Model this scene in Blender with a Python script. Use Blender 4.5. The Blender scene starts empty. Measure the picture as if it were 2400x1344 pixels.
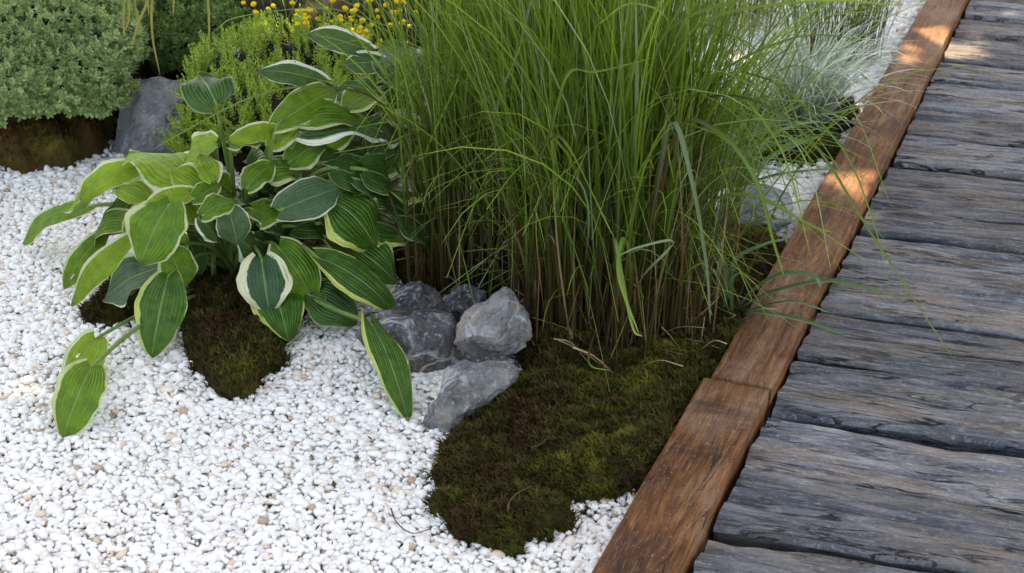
import bpy, bmesh, math, random
import numpy as np
from mathutils import Vector, Matrix
R = math.radians
rng = np.random.default_rng(7)
random.seed(7)
sc = bpy.context.scene
COL = sc.collection

# ------------------------------------------------------------------ camera
W0, H0, F = 2400.0, 1344.0, 3800.0
PITCH = R(27.5)
CAM = np.array([0.0, 0.0, 1.5])
FW = np.array([0, math.cos(PITCH), -math.sin(PITCH)])
UP = np.array([0, math.sin(PITCH), math.cos(PITCH)])
RT = np.array([1.0, 0, 0])
cd = bpy.data.cameras.new('camera'); cam = bpy.data.objects.new('camera', cd); COL.objects.link(cam)
cam.location = CAM; cam.rotation_euler = (math.pi/2-PITCH, 0, 0)
cd.sensor_width = 36; cd.lens = F/W0*36; cd.clip_start = 0.05; cd.clip_end = 300
cd.dof.use_dof = True; cd.dof.focus_distance = 2.95; cd.dof.aperture_fstop = 9.5
sc.camera = cam
# ------------------------------------------------------------------ sky and sun
SUN_DIR = np.array([0.25, 0.5, 1.0]); SUN_DIR /= np.linalg.norm(SUN_DIR)
SKY_STRENGTH, SUN_STRENGTH, SUN_ANGLE, EXPOSURE = 0.15, 3.7, 0.6, 2.32
w = bpy.data.worlds.new('World'); sc.world = w; w.use_nodes = True
nt = w.node_tree; sky = nt.nodes.new('ShaderNodeTexSky'); sky.sky_type = 'NISHITA'; sky.sun_disc = False
sky.sun_elevation = math.asin(SUN_DIR[2]); sky.sun_rotation = math.atan2(SUN_DIR[0], SUN_DIR[1])
sky.dust_density = 2.5; sky.air_density = 0.8
bg = nt.nodes['Background']; bg.inputs[1].default_value = SKY_STRENGTH
nt.links.new(sky.outputs[0], bg.inputs[0])
sl = bpy.data.lights.new('sun', 'SUN'); sun = bpy.data.objects.new('sun', sl); COL.objects.link(sun)
sl.energy = SUN_STRENGTH; sl.angle = R(SUN_ANGLE); sl.color = (1.0, 0.93, 0.82)
sun.rotation_euler = Vector(SUN_DIR).to_track_quat('Z', 'Y').to_euler(); sun.location = (-3, 3, 6)
sc.view_settings.view_transform = 'Standard'; sc.view_settings.look = 'None'
sc.view_settings.exposure = EXPOSURE; sc.view_settings.gamma = 1.0; sc.view_settings.use_curve_mapping = False
sc.view_settings.use_white_balance = True; sc.view_settings.white_balance_temperature = 9300   # balanced for open shade

# ------------------------------------------------------------------ helpers
def ray(px, py):
    return (px-1200)/F*RT - (py-672)/F*UP + FW
def at(px, py, z=0.0):               # photograph point on the level z
    d = ray(px, py); return CAM + d*((z-CAM[2])/d[2])
def aty(px, py, Y):                  # photograph point at ground distance Y
    d = ray(px, py); return CAM + d*(Y/d[1])
def proj(P):
    v = np.asarray(P)-CAM; d = v@FW
    return np.array([1200+F*(v@RT)/d, 672-F*(v@UP)/d])
def nrm(v): return v/(np.linalg.norm(v, axis=-1, keepdims=True)+1e-12)

def _hash(ix, iy, s):
    h = (ix*374761393 + iy*668265263 + s*982451653) & 0xffffffff
    h = ((h ^ (h >> 13))*1274126177) & 0xffffffff
    return ((h ^ (h >> 16)) & 0xffff)/65535.0
def vnoise(x, y, s=0):
    x = np.asarray(x, float); y = np.asarray(y, float)
    ix = np.floor(x).astype(np.int64); iy = np.floor(y).astype(np.int64); fx = x-ix; fy = y-iy
    fx = fx*fx*(3-2*fx); fy = fy*fy*(3-2*fy)
    a = _hash(ix, iy, s); b = _hash(ix+1, iy, s); c = _hash(ix, iy+1, s); d = _hash(ix+1, iy+1, s)
    return (a*(1-fx)+b*fx)*(1-fy)+(c*(1-fx)+d*fx)*fy
def fbm(x, y, s=0, o=4):
    r = 0; a = .5
    for k in range(o): r = r+a*vnoise(x*2**k, y*2**k, s+k*17); a *= .5
    return r

WP = {}
def place(o, parent=None, loc=None):
    COL.objects.link(o)
    loc = np.zeros(3) if loc is None else np.asarray(loc, float)
    WP[o.name] = loc
    if parent is not None:
        o.parent = parent; loc = loc-WP[parent.name]
    o.location = loc
    return o
def mesh(name, V, Fs, mat, parent=None, loc=None, uv=None, smooth=True):
    """V in world metres, Fs one array or a list of arrays of faces; one object, origin at loc."""
    V = np.asarray(V, float).reshape(-1, 3)
    if isinstance(Fs, np.ndarray): Fs = [Fs]
    Fs = [np.asarray(f, np.int64) for f in Fs if len(f)]
    loops = np.concatenate([f.ravel() for f in Fs])
    sizes = np.concatenate([np.full(len(f), f.shape[1]) for f in Fs])
    if loc is None: loc = WP[parent.name] if parent is not None else np.zeros(3)
    me = bpy.data.meshes.new(name)
    me.vertices.add(len(V)); me.vertices.foreach_set('co', (V-np.asarray(loc)).ravel().astype(np.float32))
    me.loops.add(len(loops)); me.loops.foreach_set('vertex_index', loops.astype(np.int32))
    me.polygons.add(len(sizes))
    me.polygons.foreach_set('loop_start', np.concatenate([[0], np.cumsum(sizes)[:-1]]).astype(np.int32))
    me.polygons.foreach_set('loop_total', sizes.astype(np.int32))
    if uv is not None:
        l = me.uv_layers.new(name='UVMap'); l.data.foreach_set('uv', np.asarray(uv)[loops].ravel().astype(np.float32))
    me.update(calc_edges=True); me.validate()
    me.polygons.foreach_set('use_smooth', np.full(len(me.polygons), smooth))
    me.materials.append(mat)
    return place(bpy.data.objects.new(name, me), parent, loc)
def tag(o, label=None, cat=None, group=None, kind=None):
    if label: o['label'] = label
    if cat: o['category'] = cat
    if group: o['group'] = group
    if kind: o['kind'] = kind
    return o
def thing(name, loc, label, cat, group=None):
    return tag(place(bpy.data.objects.new(name, None), None, loc), label, cat, group)
def cat(parts):
    Vs, Fq, U, n = [], [], [], 0
    for p in parts:
        Vs.append(p[0]); Fq.append(p[1]+n); n += len(p[0])
        if len(p) > 2: U.append(p[2])
    return np.concatenate(Vs), np.concatenate(Fq), (np.concatenate(U) if U else None)
def spline(P, n):
    P = np.asarray(P, float); Q = np.vstack([2*P[0]-P[1], P, 2*P[-1]-P[-2]])
    t = np.linspace(0, len(P)-1-1e-6, n); i = t.astype(int); f = (t-i)[:, None]
    a, b, c, d = Q[i], Q[i+1], Q[i+2], Q[i+3]
    return .5*(2*b+(c-a)*f+(2*a-5*b+4*c-d)*f**2+(3*b-a-3*c+d)*f**3)
def tube(P, r, k=7, flat=1.0):
    P = np.asarray(P, float); n = len(P); r = np.broadcast_to(r, n)
    T = nrm(np.gradient(P, axis=0)); ref = np.array([0.3, 0.9, 0.2])
    A = nrm(np.cross(T, ref)); B = np.cross(T, A)
    a = np.linspace(0, 2*np.pi, k, endpoint=False)
    V = P[:, None]+r[:, None, None]*(np.cos(a)[None, :, None]*A[:, None]+flat*np.sin(a)[None, :, None]*B[:, None])
    i = np.arange(n-1)[:, None]*k; j = np.arange(k)[None, :]; j2 = (j+1) % k
    Fq = np.stack([i+j, i+j2, i+k+j2, i+k+j], -1).reshape(-1, 4)
    U = np.stack(np.broadcast_arrays(j/k, np.linspace(0, 1, n)[:, None]), -1).reshape(-1, 2)
    return V.reshape(-1, 3), Fq, U
def ribbon(P, wd, side=None, fold=.25):
    """a blade with a keel: three points across"""
    P = np.asarray(P, float); n = len(P); T = nrm(np.gradient(P, axis=0))
    if side is None: side = nrm(np.cross(T, nrm(CAM-P)*.6+np.array([0, 0, .8])))
    N = nrm(np.cross(side, T)); wd = np.broadcast_to(wd, n)[:, None]
    V = np.stack([P-side*wd/2+N*wd*fold, P, P+side*wd/2+N*wd*fold], 1).reshape(-1, 3)
    i = np.arange(n-1)[:, None]*3; j = np.arange(2)[None, :]
    Fq = np.stack([i+j, i+j+1, i+4+j, i+3+j], -1).reshape(-1, 4)
    U = np.stack(np.broadcast_arrays(np.array([0, .5, 1.])[None, :], np.linspace(0, 1, n)[:, None]), -1).reshape(-1, 2)
    return V, Fq, U
def blades(base, az, L, th0, th1, p, wd, S=9, curl=0.0, wmid=.35):
    """many blades at once: lean th0 at the root, th1 at the tip (from upright)"""
    n = len(base); t = np.linspace(0, 1, S)[None, :]
    th = th0[:, None]+(th1-th0)[:, None]*t**p[:, None]
    a = az[:, None]+curl*rng.normal(size=(n, 1))*t
    st = (L/(S-1))[:, None]
    T = np.stack([np.sin(th)*np.cos(a), np.sin(th)*np.sin(a), np.cos(th)], -1)
    P = base[:, None]+np.concatenate([np.zeros((n, 1, 3)), np.cumsum(T[:, :-1]*st[..., None], 1)], 1)
    tw = rng.normal(0, .7, (n, 1))
    sd = np.stack([-np.sin(a), np.cos(a), np.zeros_like(a)], -1)
    nn = np.cross(sd, T); sd = sd*np.cos(tw)[..., None]+nn*np.sin(tw)[..., None]; nn = np.cross(sd, T)
    prof = np.minimum(1, .55+t/wmid*.45)*np.clip(1-t, 0, 1)**.55
    ww = (wd[:, None]*prof+.0003)[..., None]
    V = np.stack([P-sd*ww/2+nn*ww*.18, P, P+sd*ww/2+nn*ww*.18], 2)
    k = np.arange(n)[:, None, None]*S*3; i = np.arange(S-1)[None, :, None]*3; j = np.arange(2)[None, None, :]
    Fq = np.stack([k+i+j, k+i+j+1, k+i+4+j, k+i+3+j], -1).reshape(-1, 4)
    U = np.stack(np.broadcast_arrays(np.array([0, .5, 1.])[None, None], t[..., None]+np.zeros((n, 1, 1))), -1).reshape(-1, 2)
    return V.reshape(-1, 3), Fq, U
def inpoly(poly, x, y):
    poly = np.asarray(poly)[:, :2]; r = np.zeros(np.shape(x), bool); j = len(poly)-1
    for i in range(len(poly)):
        (xi, yi), (xj, yj) = poly[i], poly[j]
        if yi != yj: r ^= ((yi > y) != (yj > y)) & (x < (xj-xi)*(y-yi)/(yj-yi)+xi)
        j = i
    return r
def edgedist(poly, x, y):
    poly = np.asarray(poly)[:, :2]; d = np.full(np.shape(x), 9.0)
    for i in range(len(poly)):
        a, b = poly[i-1], poly[i]; e = b-a
        t = np.clip(((x-a[0])*e[0]+(y-a[1])*e[1])/(e@e+1e-9), 0, 1)
        d = np.minimum(d, np.hypot(x-a[0]-t*e[0], y-a[1]-t*e[1]))
    return d

# ------------------------------------------------------------------ materials
class M:
    """small node builder"""
    def __init__(s, name, rough=.6, spec=.4):
        s.m = bpy.data.materials.new(name); s.m.use_nodes = True; s.t = s.m.node_tree
        s.b = s.t.nodes['Principled BSDF']; s.b.inputs['Roughness'].default_value = rough
        s.b.inputs['Specular IOR Level'].default_value = spec
        s.out = s.t.nodes['Material Output']
    def n(s, typ, **k):
        o = s.t.nodes.new('ShaderNode'+typ)
        for a, v in k.items(): setattr(o, a, v)
        return o
    def put(s, sock, v):
        if hasattr(v, 'links') or isinstance(v, bpy.types.NodeSocket): s.t.links.new(v, sock)
        elif isinstance(v, (tuple, list)) and sock.type == 'RGBA': sock.default_value = (*v[:3], 1)
        else: sock.default_value = v
    def math(s, op, a, b=0.0, c=None):
        o = s.n('Math', operation=op); s.put(o.inputs[0], a); s.put(o.inputs[1], b)
        if c is not None: s.put(o.inputs[2], c)
        return o.outputs[0]
    def mix(s, f, a, b, mode='MIX'):
        o = s.n('Mix', data_type='RGBA', blend_type=mode); s.put(o.inputs[0], f); s.put(o.inputs[6], a); s.put(o.inputs[7], b)
        return o.outputs[2]
    def ramp(s, f, stops, interp='LINEAR'):
        o = s.n('ValToRGB'); e = o.color_ramp.elements; o.color_ramp.interpolation = interp
        while len(e) < len(stops): e.new(.5)
        for q, (p, c) in zip(e, stops):
            q.position = p; q.color = (c, c, c, 1) if isinstance(c, (int, float)) else (*c, 1)
        s.put(o.inputs[0], f); return o.outputs[0]
    def noise(s, vec, scale, detail=4, rough=.55, dist=0.0):
        o = s.n('TexNoise'); s.put(o.inputs['Vector'], vec); s.put(o.inputs['Scale'], scale)
        s.put(o.inputs['Detail'], detail); s.put(o.inputs['Roughness'], rough); s.put(o.inputs['Distortion'], dist)
        return o.outputs[0]
    def coord(s, kind='Object'): return s.n('TexCoord').outputs[kind]
    def map(s, vec, scale=(1, 1, 1), loc=(0, 0, 0)):
        o = s.n('Mapping'); s.put(o.inputs[0], vec); s.put(o.inputs['Scale'], scale); s.put(o.inputs['Location'], loc)
        return o.outputs[0]
    def sep(s, v):
        o = s.n('SeparateXYZ'); s.put(o.inputs[0], v); return o.outputs
    def island(s): return s.n('NewGeometry').outputs['Random Per Island']
    def objrand(s): return s.n('ObjectInfo').outputs['Random']
    def color(s, c): s.put(s.b.inputs['Base Color'], c); return s
    def bump(s, h, strength=.5, dist=.01, prev=None):
        o = s.n('Bump'); s.put(o.inputs['Height'], h); s.put(o.inputs['Strength'], strength); s.put(o.inputs['Distance'], dist)
        if prev is not None: s.put(o.inputs['Normal'], prev)
        s.t.links.new(o.outputs[0], s.b.inputs['Normal']); return o.outputs[0]
    def translucent(s, c, f):
        tr = s.n('BsdfTranslucent'); s.put(tr.inputs[0], c); mx = s.n('MixShader'); s.put(mx.inputs[0], f)
        s.t.links.new(s.b.outputs[0], mx.inputs[1]); s.t.links.new(tr.outputs[0], mx.inputs[2])
        s.t.links.new(mx.outputs[0], s.out.inputs[0]); return s

def m_soil():
    m = M('soil', .95, .1); v = m.coord(); n = m.noise(v, 40, 6)
    m.color(m.ramp(n, [(.3, (.008, .006, .004)), (.7, (.045, .03, .018))])); m.bump(n, .8, .01); return m.m
def m_gravelbed():
    m = M('gravel_bed', .95, .1); n = m.noise(m.coord(), 90, 4)
    m.color(m.ramp(n, [(.3, (.42, .33, .24)), (.7, (.70, .62, .51))])); return m.m
def m_pebble():
    m = M('white_pebble', .62, .3); r = m.island(); v = m.coord(); n = m.noise(v, 220, 3)
    c = m.ramp(r, [(0, (.89, .87, .825)), (.82, (.87, .85, .80)), (.93, (.81, .76, .69)), (.96, (.78, .68, .56)), (.985, (.72, .55, .40)), (.997, (.45, .28, .17)), (1, (.30, .2, .14))])
    st = m.ramp(m.noise(v, 60, 3), [(.56, 0.0), (.72, .8)])
    c = m.mix(m.math('MULTIPLY', st, .45), c, (.60, .42, .28))
    c = m.mix(m.ramp(n, [(.35, .22), (.6, 0.0)]), c, (.62, .57, .52)); m.color(c); m.bump(n, .25, .002); return m.m
def m_moss(name, tips, gain=1.):
    m = M(name, .9, .15); v = m.coord(); r = m.island(); n = m.noise(v, 10, 6, .68); n2 = m.noise(v, 60, 3)
    c = m.ramp(n, [(.35, (.064, .029, .011)), (.46, (.048, .033, .008)), (.55, (.052, .052, .008)), (.68, (.15, .135, .016))])
    c = m.mix(m.ramp(n2, [(.5, 0.), (.7, .6)]), c, (.075, .042, .016))
    c = m.mix(m.ramp(r, [(.0, .0), (.9, .0), (.97, .5)]), c, (.16, .11, .05)) if tips else m.mix(.5, c, (.012, .008, .004))
    c = m.mix(1., c, (gain, gain*.8, gain*.8), 'MULTIPLY') if gain != 1 else c
    m.color(c); m.bump(n2, .6, .006); return m.m
def m_rock(name, tint, dark, light, patch, pf, vs=.9):
    m = M(name, .8, .25); v = m.coord(); nb = m.noise(v, 15, 10, .66, .5)
    warp = m.mix(.06, v, m.n('TexNoise', noise_dimensions='3D').outputs[1]) if False else v
    c = m.ramp(nb, [(.30, dark), (.52, tint), (.72, light)])
    pt = m.ramp(m.noise(v, 14, 5, .6), [(.52, 0.), (.64, pf)]); c = m.mix(pt, c, patch)
    sp = m.noise(v, 130, 5, .7); c = m.mix(m.ramp(sp, [(.54, 0.), (.66, .75)]), c, (.50, .51, .53))
    c = m.mix(m.ramp(sp, [(.30, .65), (.42, 0.)]), c, (.025, .022, .022))
    d = m.n('TexVoronoi', feature='DISTANCE_TO_EDGE'); wv = m.n('VectorMath', operation='ADD'); nn = m.n('TexNoise'); nn.inputs['Scale'].default_value = 16; nn.inputs['Detail'].default_value = 5
    m.put(nn.inputs['Vector'], v); sca = m.n('VectorMath', operation='SCALE'); m.put(sca.inputs[0], nn.outputs[1]); sca.inputs['Scale'].default_value = .09
    m.put(wv.inputs[0], v); m.put(wv.inputs[1], sca.outputs[0]); m.put(d.inputs['Vector'], wv.outputs[0]); d.inputs['Scale'].default_value = 11
    vein = m.math('MULTIPLY', m.ramp(d.outputs[0], [(.0, 1.), (.05, 0.)]), m.ramp(m.noise(v, 18, 4), [(.40, 0.), (.58, vs)]))
    c = m.mix(vein, c, (.62, .62, .64)); m.color(c)
    h = m.math('ADD', m.math('MULTIPLY', nb, 1.0), m.math('ADD', m.math('MULTIPLY', sp, .4), m.math('MULTIPLY', m.noise(v, 340, 3, .7), .18))); m.bump(h, 1.0, .018); return m.m
def m_plank():
    m = M('weathered_plank', .7, .2); uv = m.coord('UV'); ob = m.objrand()
    off = m.n('CombineXYZ'); m.put(off.inputs[0], m.math('MULTIPLY', ob, 37.)); m.put(off.inputs[1], m.math('MULTIPLY', ob, 91.))
    va = m.n('VectorMath', operation='ADD'); m.put(va.inputs[0], uv); m.put(va.inputs[1], off.outputs[0]); v = va.outputs[0]
    lo = m.noise(m.map(v, (1.9, 11, 1)), 1.6, 6, .62, .8); mid = m.noise(m.map(v, (6, 40, 1)), 1.0, 9, .68, .9)
    fine = m.noise(m.map(v, (45, 210, 1)), 1.0, 6, .72, .5); crack = m.noise(m.map(v, (4.5, 50, 1)), 1.0, 5, .62, 1.2)
    c = m.ramp(mid, [(.28, (.030, .031, .037)), (.41, (.095, .099, .115)), (.52, (.168, .171, .186)), (.64, (.275, .275, .285)), (.80, (.43, .435, .44))])
    c = m.mix(m.ramp(lo, [(.47, 0.), (.60, .65)]), c, (.255, .19, .135))
    c = m.mix(m.ramp(lo, [(.30, .6), (.44, 0.)]), c, (.055, .065, .095))
    c = m.mix(m.ramp(fine, [(.54, 0.), (.68, .75)]), c, (.44, .45, .47))
    c = m.mix(m.ramp(fine, [(.26, .7), (.39, 0.)]), c, (.03, .03, .036))
    iso = m.noise(m.map(v, (120, 190, 1)), 1.0, 5, .75); c = m.mix(m.ramp(iso, [(.57, 0.), (.66, .6)]), c, (.42, .43, .45)); c = m.mix(m.ramp(iso, [(.33, .7), (.43, 0.)]), c, (.03, .03, .034))
    c2 = m.noise(m.map(v, (2.4, 20, 1)), 1.0, 6, .6, .8); thin = m.ramp(m.math('ABSOLUTE', m.math('SUBTRACT', c2, .5)), [(.004, 1.), (.016, 0.)])
    thin = m.math('MULTIPLY', thin, m.ramp(m.noise(m.map(v, (3, 9, 1)), 1.0, 3), [(.42, 0.), (.54, 1.)]))
    ck = m.math('MAXIMUM', thin, m.ramp(crack, [(.30, 1.), (.35, 0.)])); c = m.mix(m.math('MULTIPLY', ck, .85), c, (.018, .014, .014))
    vo = m.n('TexVoronoi'); m.put(vo.inputs['Vector'], m.map(v, (2.6, 9, 1))); vo.inputs['Scale'].default_value = 1.0
    c = m.mix(m.ramp(vo.outputs['Distance'], [(.035, .9), (.07, 0.)]), c, (.02, .014, .012))
    tone = m.math('ADD', .66, m.math('MULTIPLY', m.math('FRACT', m.math('MULTIPLY', ob, 7.31)), .62))
    cb = m.n('CombineXYZ'); [m.put(cb.inputs[i], tone) for i in range(3)]
    c = m.mix(1.0, c, cb.outputs[0], 'MULTIPLY'); m.color(c)
    h = m.math('SUBTRACT', m.math('ADD', m.math('MULTIPLY', mid, .8), m.math('MULTIPLY', fine, .5)), m.math('MULTIPLY', ck, 1.1))
    m.bump(h, 1.0, .011); m.put(m.b.inputs['Roughness'], m.ramp(mid, [(.3, .85), (.7, .55)])); return m.m
def m_edging():
    m = M('brown_timber', .72, .16); uv = m.coord('UV'); ob = m.objrand()
    off = m.n('CombineXYZ'); m.put(off.inputs[0], m.math('MULTIPLY', ob, 23.)); m.put(off.inputs[1], m.math('MULTIPLY', ob, 11.))
    va = m.n('VectorMath', operation='ADD'); m.put(va.inputs[0], uv); m.put(va.inputs[1], off.outputs[0]); v = va.outputs[0]
    big = m.noise(m.map(v, (2.2, 6, 1)), 1.5, 5, .6, .7); g = m.noise(m.map(v, (4.0, 34, 1)), 1.0, 7, .66, 2.6)
    ww = m.n('TexWave', wave_type='BANDS', bands_direction='Y'); m.put(ww.inputs['Vector'], m.map(v, (.9, 5.0, 1))); ww.inputs['Scale'].default_value = 3.2; ww.inputs['Distortion'].default_value = 9; ww.inputs['Detail'].default_value = 4; ww.inputs['Detail Scale'].default_value = .8
    f = m.noise(m.map(v, (22, 330, 1)), 1.0, 5, .7, .4)
    c = m.ramp(g, [(.28, (.050, .018, .006)), (.5, (.165, .064, .022)), (.72, (.30, .140, .060))])
    c = m.mix(m.math('MULTIPLY', m.ramp(ww.outputs[1], [(.1, 1.), (.5, 0.)]), .38), c, (.06, .024, .015))
    c = m.mix(m.ramp(big, [(.50, 0.), (.66, .6)]), c, (.30, .185, .12))
    c = m.mix(m.ramp(big, [(.34, .7), (.48, 0.)]), c, (.05, .024, .02)); c = m.mix(m.ramp(m.noise(m.map(v, (14, 2, 1)), 1.0, 4, .6, .5), [(.60, 0.), (.68, .55)]), c, (.045, .02, .02))
    c = m.mix(m.ramp(f, [(.34, .75), (.46, 0.)]), c, (.045, .02, .012)); c = m.mix(m.ramp(f, [(.56, 0.), (.7, .5)]), c, (.42, .25, .14))
    c2 = m.noise(m.map(v, (1.8, 16, 1)), 1.0, 5, .6, 1.0); thin = m.math('MULTIPLY', m.ramp(m.math('ABSOLUTE', m.math('SUBTRACT', c2, .5)), [(.003, 1.), (.012, 0.)]), m.ramp(m.noise(m.map(v, (4, 8, 1)), 1.0, 3), [(.48, 0.), (.56, .9)]))
    c = m.mix(thin, c, (.02, .010, .008)); sc_ = m.noise(m.map(v, (90, 120, 1)), 1.0, 4, .7); c = m.mix(m.ramp(sc_, [(.60, 0.), (.68, .5)]), c, (.40, .28, .2)); m.color(c)
    m.bump(m.math('ADD', g, m.math('MULTIPLY', f, .6)), .45, .003); return m.m
def m_hosta(name, c0, c1, mg, thr, amp, asym=0., tl=.3, quilt=.4):
    m = M(name, .38, .34); x, y, _ = m.sep(m.coord('UV')); ob = m.objrand()
    s = m.math('SUBTRACT', m.math('MULTIPLY', x, 2.), 1.); a = m.math('ABSOLUTE', s); d = m.math('SUBTRACT', 1., a)
    cv = m.n('CombineXYZ'); m.put(cv.inputs[0], m.math('MULTIPLY', x, 9.)); m.put(cv.inputs[1], m.math('MULTIPLY', y, 3.2)); m.put(cv.inputs[2], m.math('MULTIPLY', ob, 60.))
    nz = m.noise(cv.outputs[0], 1.5, 4, .6)
    th = m.math('ADD', m.math('MULTIPLY', thr, m.math('ADD', 1., m.math('MULTIPLY', asym, s))), m.math('MULTIPLY', m.math('SUBTRACT', nz, .5), amp))
    e = m.math('SUBTRACT', th, d); mask = m.ramp(m.math('ADD', m.math('MULTIPLY', e, 9.), .5), [(.3, 0.), (.7, 1.)])
    ov = m.coord(); vs = m.math('SINE', m.math('ADD', m.math('MULTIPLY', m.math('POWER', a, .85), 46.), m.math('MULTIPLY', m.noise(ov, 26, 3), 2.8)))
    bl = m.noise(ov, 55, 4, .6)
    c = m.mix(m.ramp(bl, [(.38, 0.), (.62, 1.)]), c0, c1)
    vn = m.noise(m.coord(), 30, 3)
    c = m.mix(m.math('MULTIPLY', vn, m.ramp(vs, [(.6, 0.), (1., .22)])), c, tuple(q*1.3+.01 for q in c1))
    c = m.mix(m.math('MULTIPLY', vn, m.ramp(vs, [(0., .40), (.3, 0.)])), c, tuple(q*.6 for q in c0))
    c = m.mix(m.ramp(a, [(.025, .75), (.05, 0.)]), c, (.24, .33, .12))
    c = m.mix(mask, c, mg)
    tipb = m.math('MULTIPLY', m.ramp(y, [(.93, 0.), (.99, .8)]), m.ramp(m.math('FRACT', m.math('MULTIPLY', ob, 5.7)), [(.5, 0.), (.6, 1.)])); c = m.mix(tipb, c, (.16, .10, .04))
    spots = m.ramp(m.noise(ov, 70, 3), [(.68, 0.), (.72, .6)]); c = m.mix(spots, c, (.20, .16, .06))
    m.color(c)
    h = m.math('ADD', m.math('MULTIPLY', vs, .38), m.math('MULTIPLY', m.noise(ov, 60, 4), quilt*6)); m.bump(h, .6, .0035)
    m.put(m.b.inputs['Roughness'], m.ramp(bl, [(.3, .36), (.7, .52)]))
    m.translucent(m.mix(.5, c, (.30, .42, .06), 'MIX'), tl); return m.m
def m_blade(name, ramp, alt, altf, tl=.35, rough=.45, stripe=.25, foot=0.):
    m = M(name, rough, .4); x, y, _ = m.sep(m.coord('UV')); r = m.island()
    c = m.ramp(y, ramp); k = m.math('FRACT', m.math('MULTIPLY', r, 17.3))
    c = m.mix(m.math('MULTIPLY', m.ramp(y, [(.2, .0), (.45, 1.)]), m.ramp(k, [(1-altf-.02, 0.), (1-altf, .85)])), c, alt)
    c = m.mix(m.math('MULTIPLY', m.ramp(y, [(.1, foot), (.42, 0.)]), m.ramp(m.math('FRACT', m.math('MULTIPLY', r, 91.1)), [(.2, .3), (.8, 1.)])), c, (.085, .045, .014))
    vr = m.math('ADD', .6, m.math('MULTIPLY', m.math('FRACT', m.math('MULTIPLY', r, 53.7)), .8))
    cb = m.n('CombineXYZ'); [m.put(cb.inputs[i], vr) for i in range(3)]
    c = m.mix(1., c, cb.outputs[0], 'MULTIPLY')
    c = m.mix(m.ramp(m.math('ABSOLUTE', m.math('SUBTRACT', x, .5)), [(.03, stripe), (.12, 0.)]), c, (.32, .40, .22)); m.color(c)
    m.translucent(c, tl); return m.m
def m_leaflet(name, c0, c1, c2, tl=.25, rough=.5):
    m = M(name, rough, .35); r = m.island(); n = m.noise(m.coord(), 10, 3)
    c = m.ramp(m.math('ADD', m.math('MULTIPLY', r, .6), m.math('MULTIPLY', n, .5)), [(.2, c0), (.5, c1), (.85, c2)]); m.color(c)
    m.translucent(c, tl); return m.m
def m_plain(name, c0, c1, scale=60, rough=.8, tl=0):
    m = M(name, rough, .25); n = m.noise(m.coord(), scale, 4); c = m.ramp(n, [(.3, c0), (.7, c1)]); m.color(c); m.bump(n, .4, .004)
    if tl: m.translucent(c, tl)
    return m.m

SOIL, BED, PEB = m_soil(), m_gravelbed(), m_pebble()
MOSSB, MOSST = m_moss('moss_bed', False), m_moss('moss_fibres', True)
BANKB, BANKT = m_moss('bank_bed', False, 2.2), m_moss('bank_fibres', True, 1.6)
PLANK, EDGE = m_plank(), m_edging()

# ------------------------------------------------------------------ the setting
def sheet(name, poly, z, mat):
    P = np.array([[p[0], p[1], z] for p in poly]); return mesh(name, P, np.arange(len(P))[None], mat, smooth=False)
tag(sheet('ground', [(-60, -30), (60, -30), (60, 90), (-60, 90)], -.06, SOIL), kind='structure')
ZE, ZD = .040, .014                       # tops of edging and deck
eL0, eL1 = at(1392, 1344, ZE), at(2166, 0, ZE); eR0, eR1 = at(1588, 1344, ZE), at(2262, 0, ZE)
E = nrm(((eL1-eL0)/np.linalg.norm(eL1-eL0)+(eR1-eR0)/np.linalg.norm(eR1-eR0))/2)
def eline(p, Y): return p[0]+E[0]/E[1]*(Y-p[1])
eX = lambda Y: eline((eL0+eL1)/2, Y)      # left edge of the timber edging
bedpoly = [(-3.2, .6), (eX(.6)+.02, .6), (eX(7.5)+.02, 7.5), (.35, 7.5), (.35, 3.7), (-3.2, 3.7)]
tag(sheet('gravel_bed', bedpoly, -.012, BED), kind='structure')

# ------------------------------------------------------------------ boardwalk
seamdirs = [at(2400, 1057, ZD)-at(1784, 960, ZD), at(2299, 404, ZD)-at(2085, 382, ZD), at(2167, 1342, ZD)-at(1632, 1239, ZD), at(2250, 572, ZD)-at(1999, 543, ZD)]
PD = nrm(sum(nrm(s) for s in seamdirs)); PN = np.array([-PD[1], PD[0], 0])
if PN[1] < 0: PN = -PN
bw = thing('boardwalk', at(2100, 900, -.05), 'boardwalk of wide weathered blue-grey planks beside the brown timber edging', 'boardwalk')
eRm = (eR0+eR1)/2
def deck_seam(px, py): return at(px, py, ZD)
strong = [(1632, 1239), (1784, 960), (1894, 727), (1999, 543), (2085, 382)]
weak = [(1711, 1089), (1847, 836), (1945, 640), (2045, 458)]
sv = sorted([float((at(*s, ZD)-eRm)@PN) for s in strong]); wv_ = sorted([float((at(*s, ZD)-eRm)@PN) for s in weak])
allv = sorted([(v, 1) for v in sv]+[(v, 0) for v in wv_])
step = (sv[-1]-sv[0])/(len(sv)-1)
v = sv[0]
for k in range(1, 7): allv.append((v-step/2*k, (k+1) % 2))
v = sv[-1]
for k in range(1, 16): allv.append((v+step/2*k+random.uniform(-.012, .012), (k+1) % 2))
allv.sort()
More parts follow.
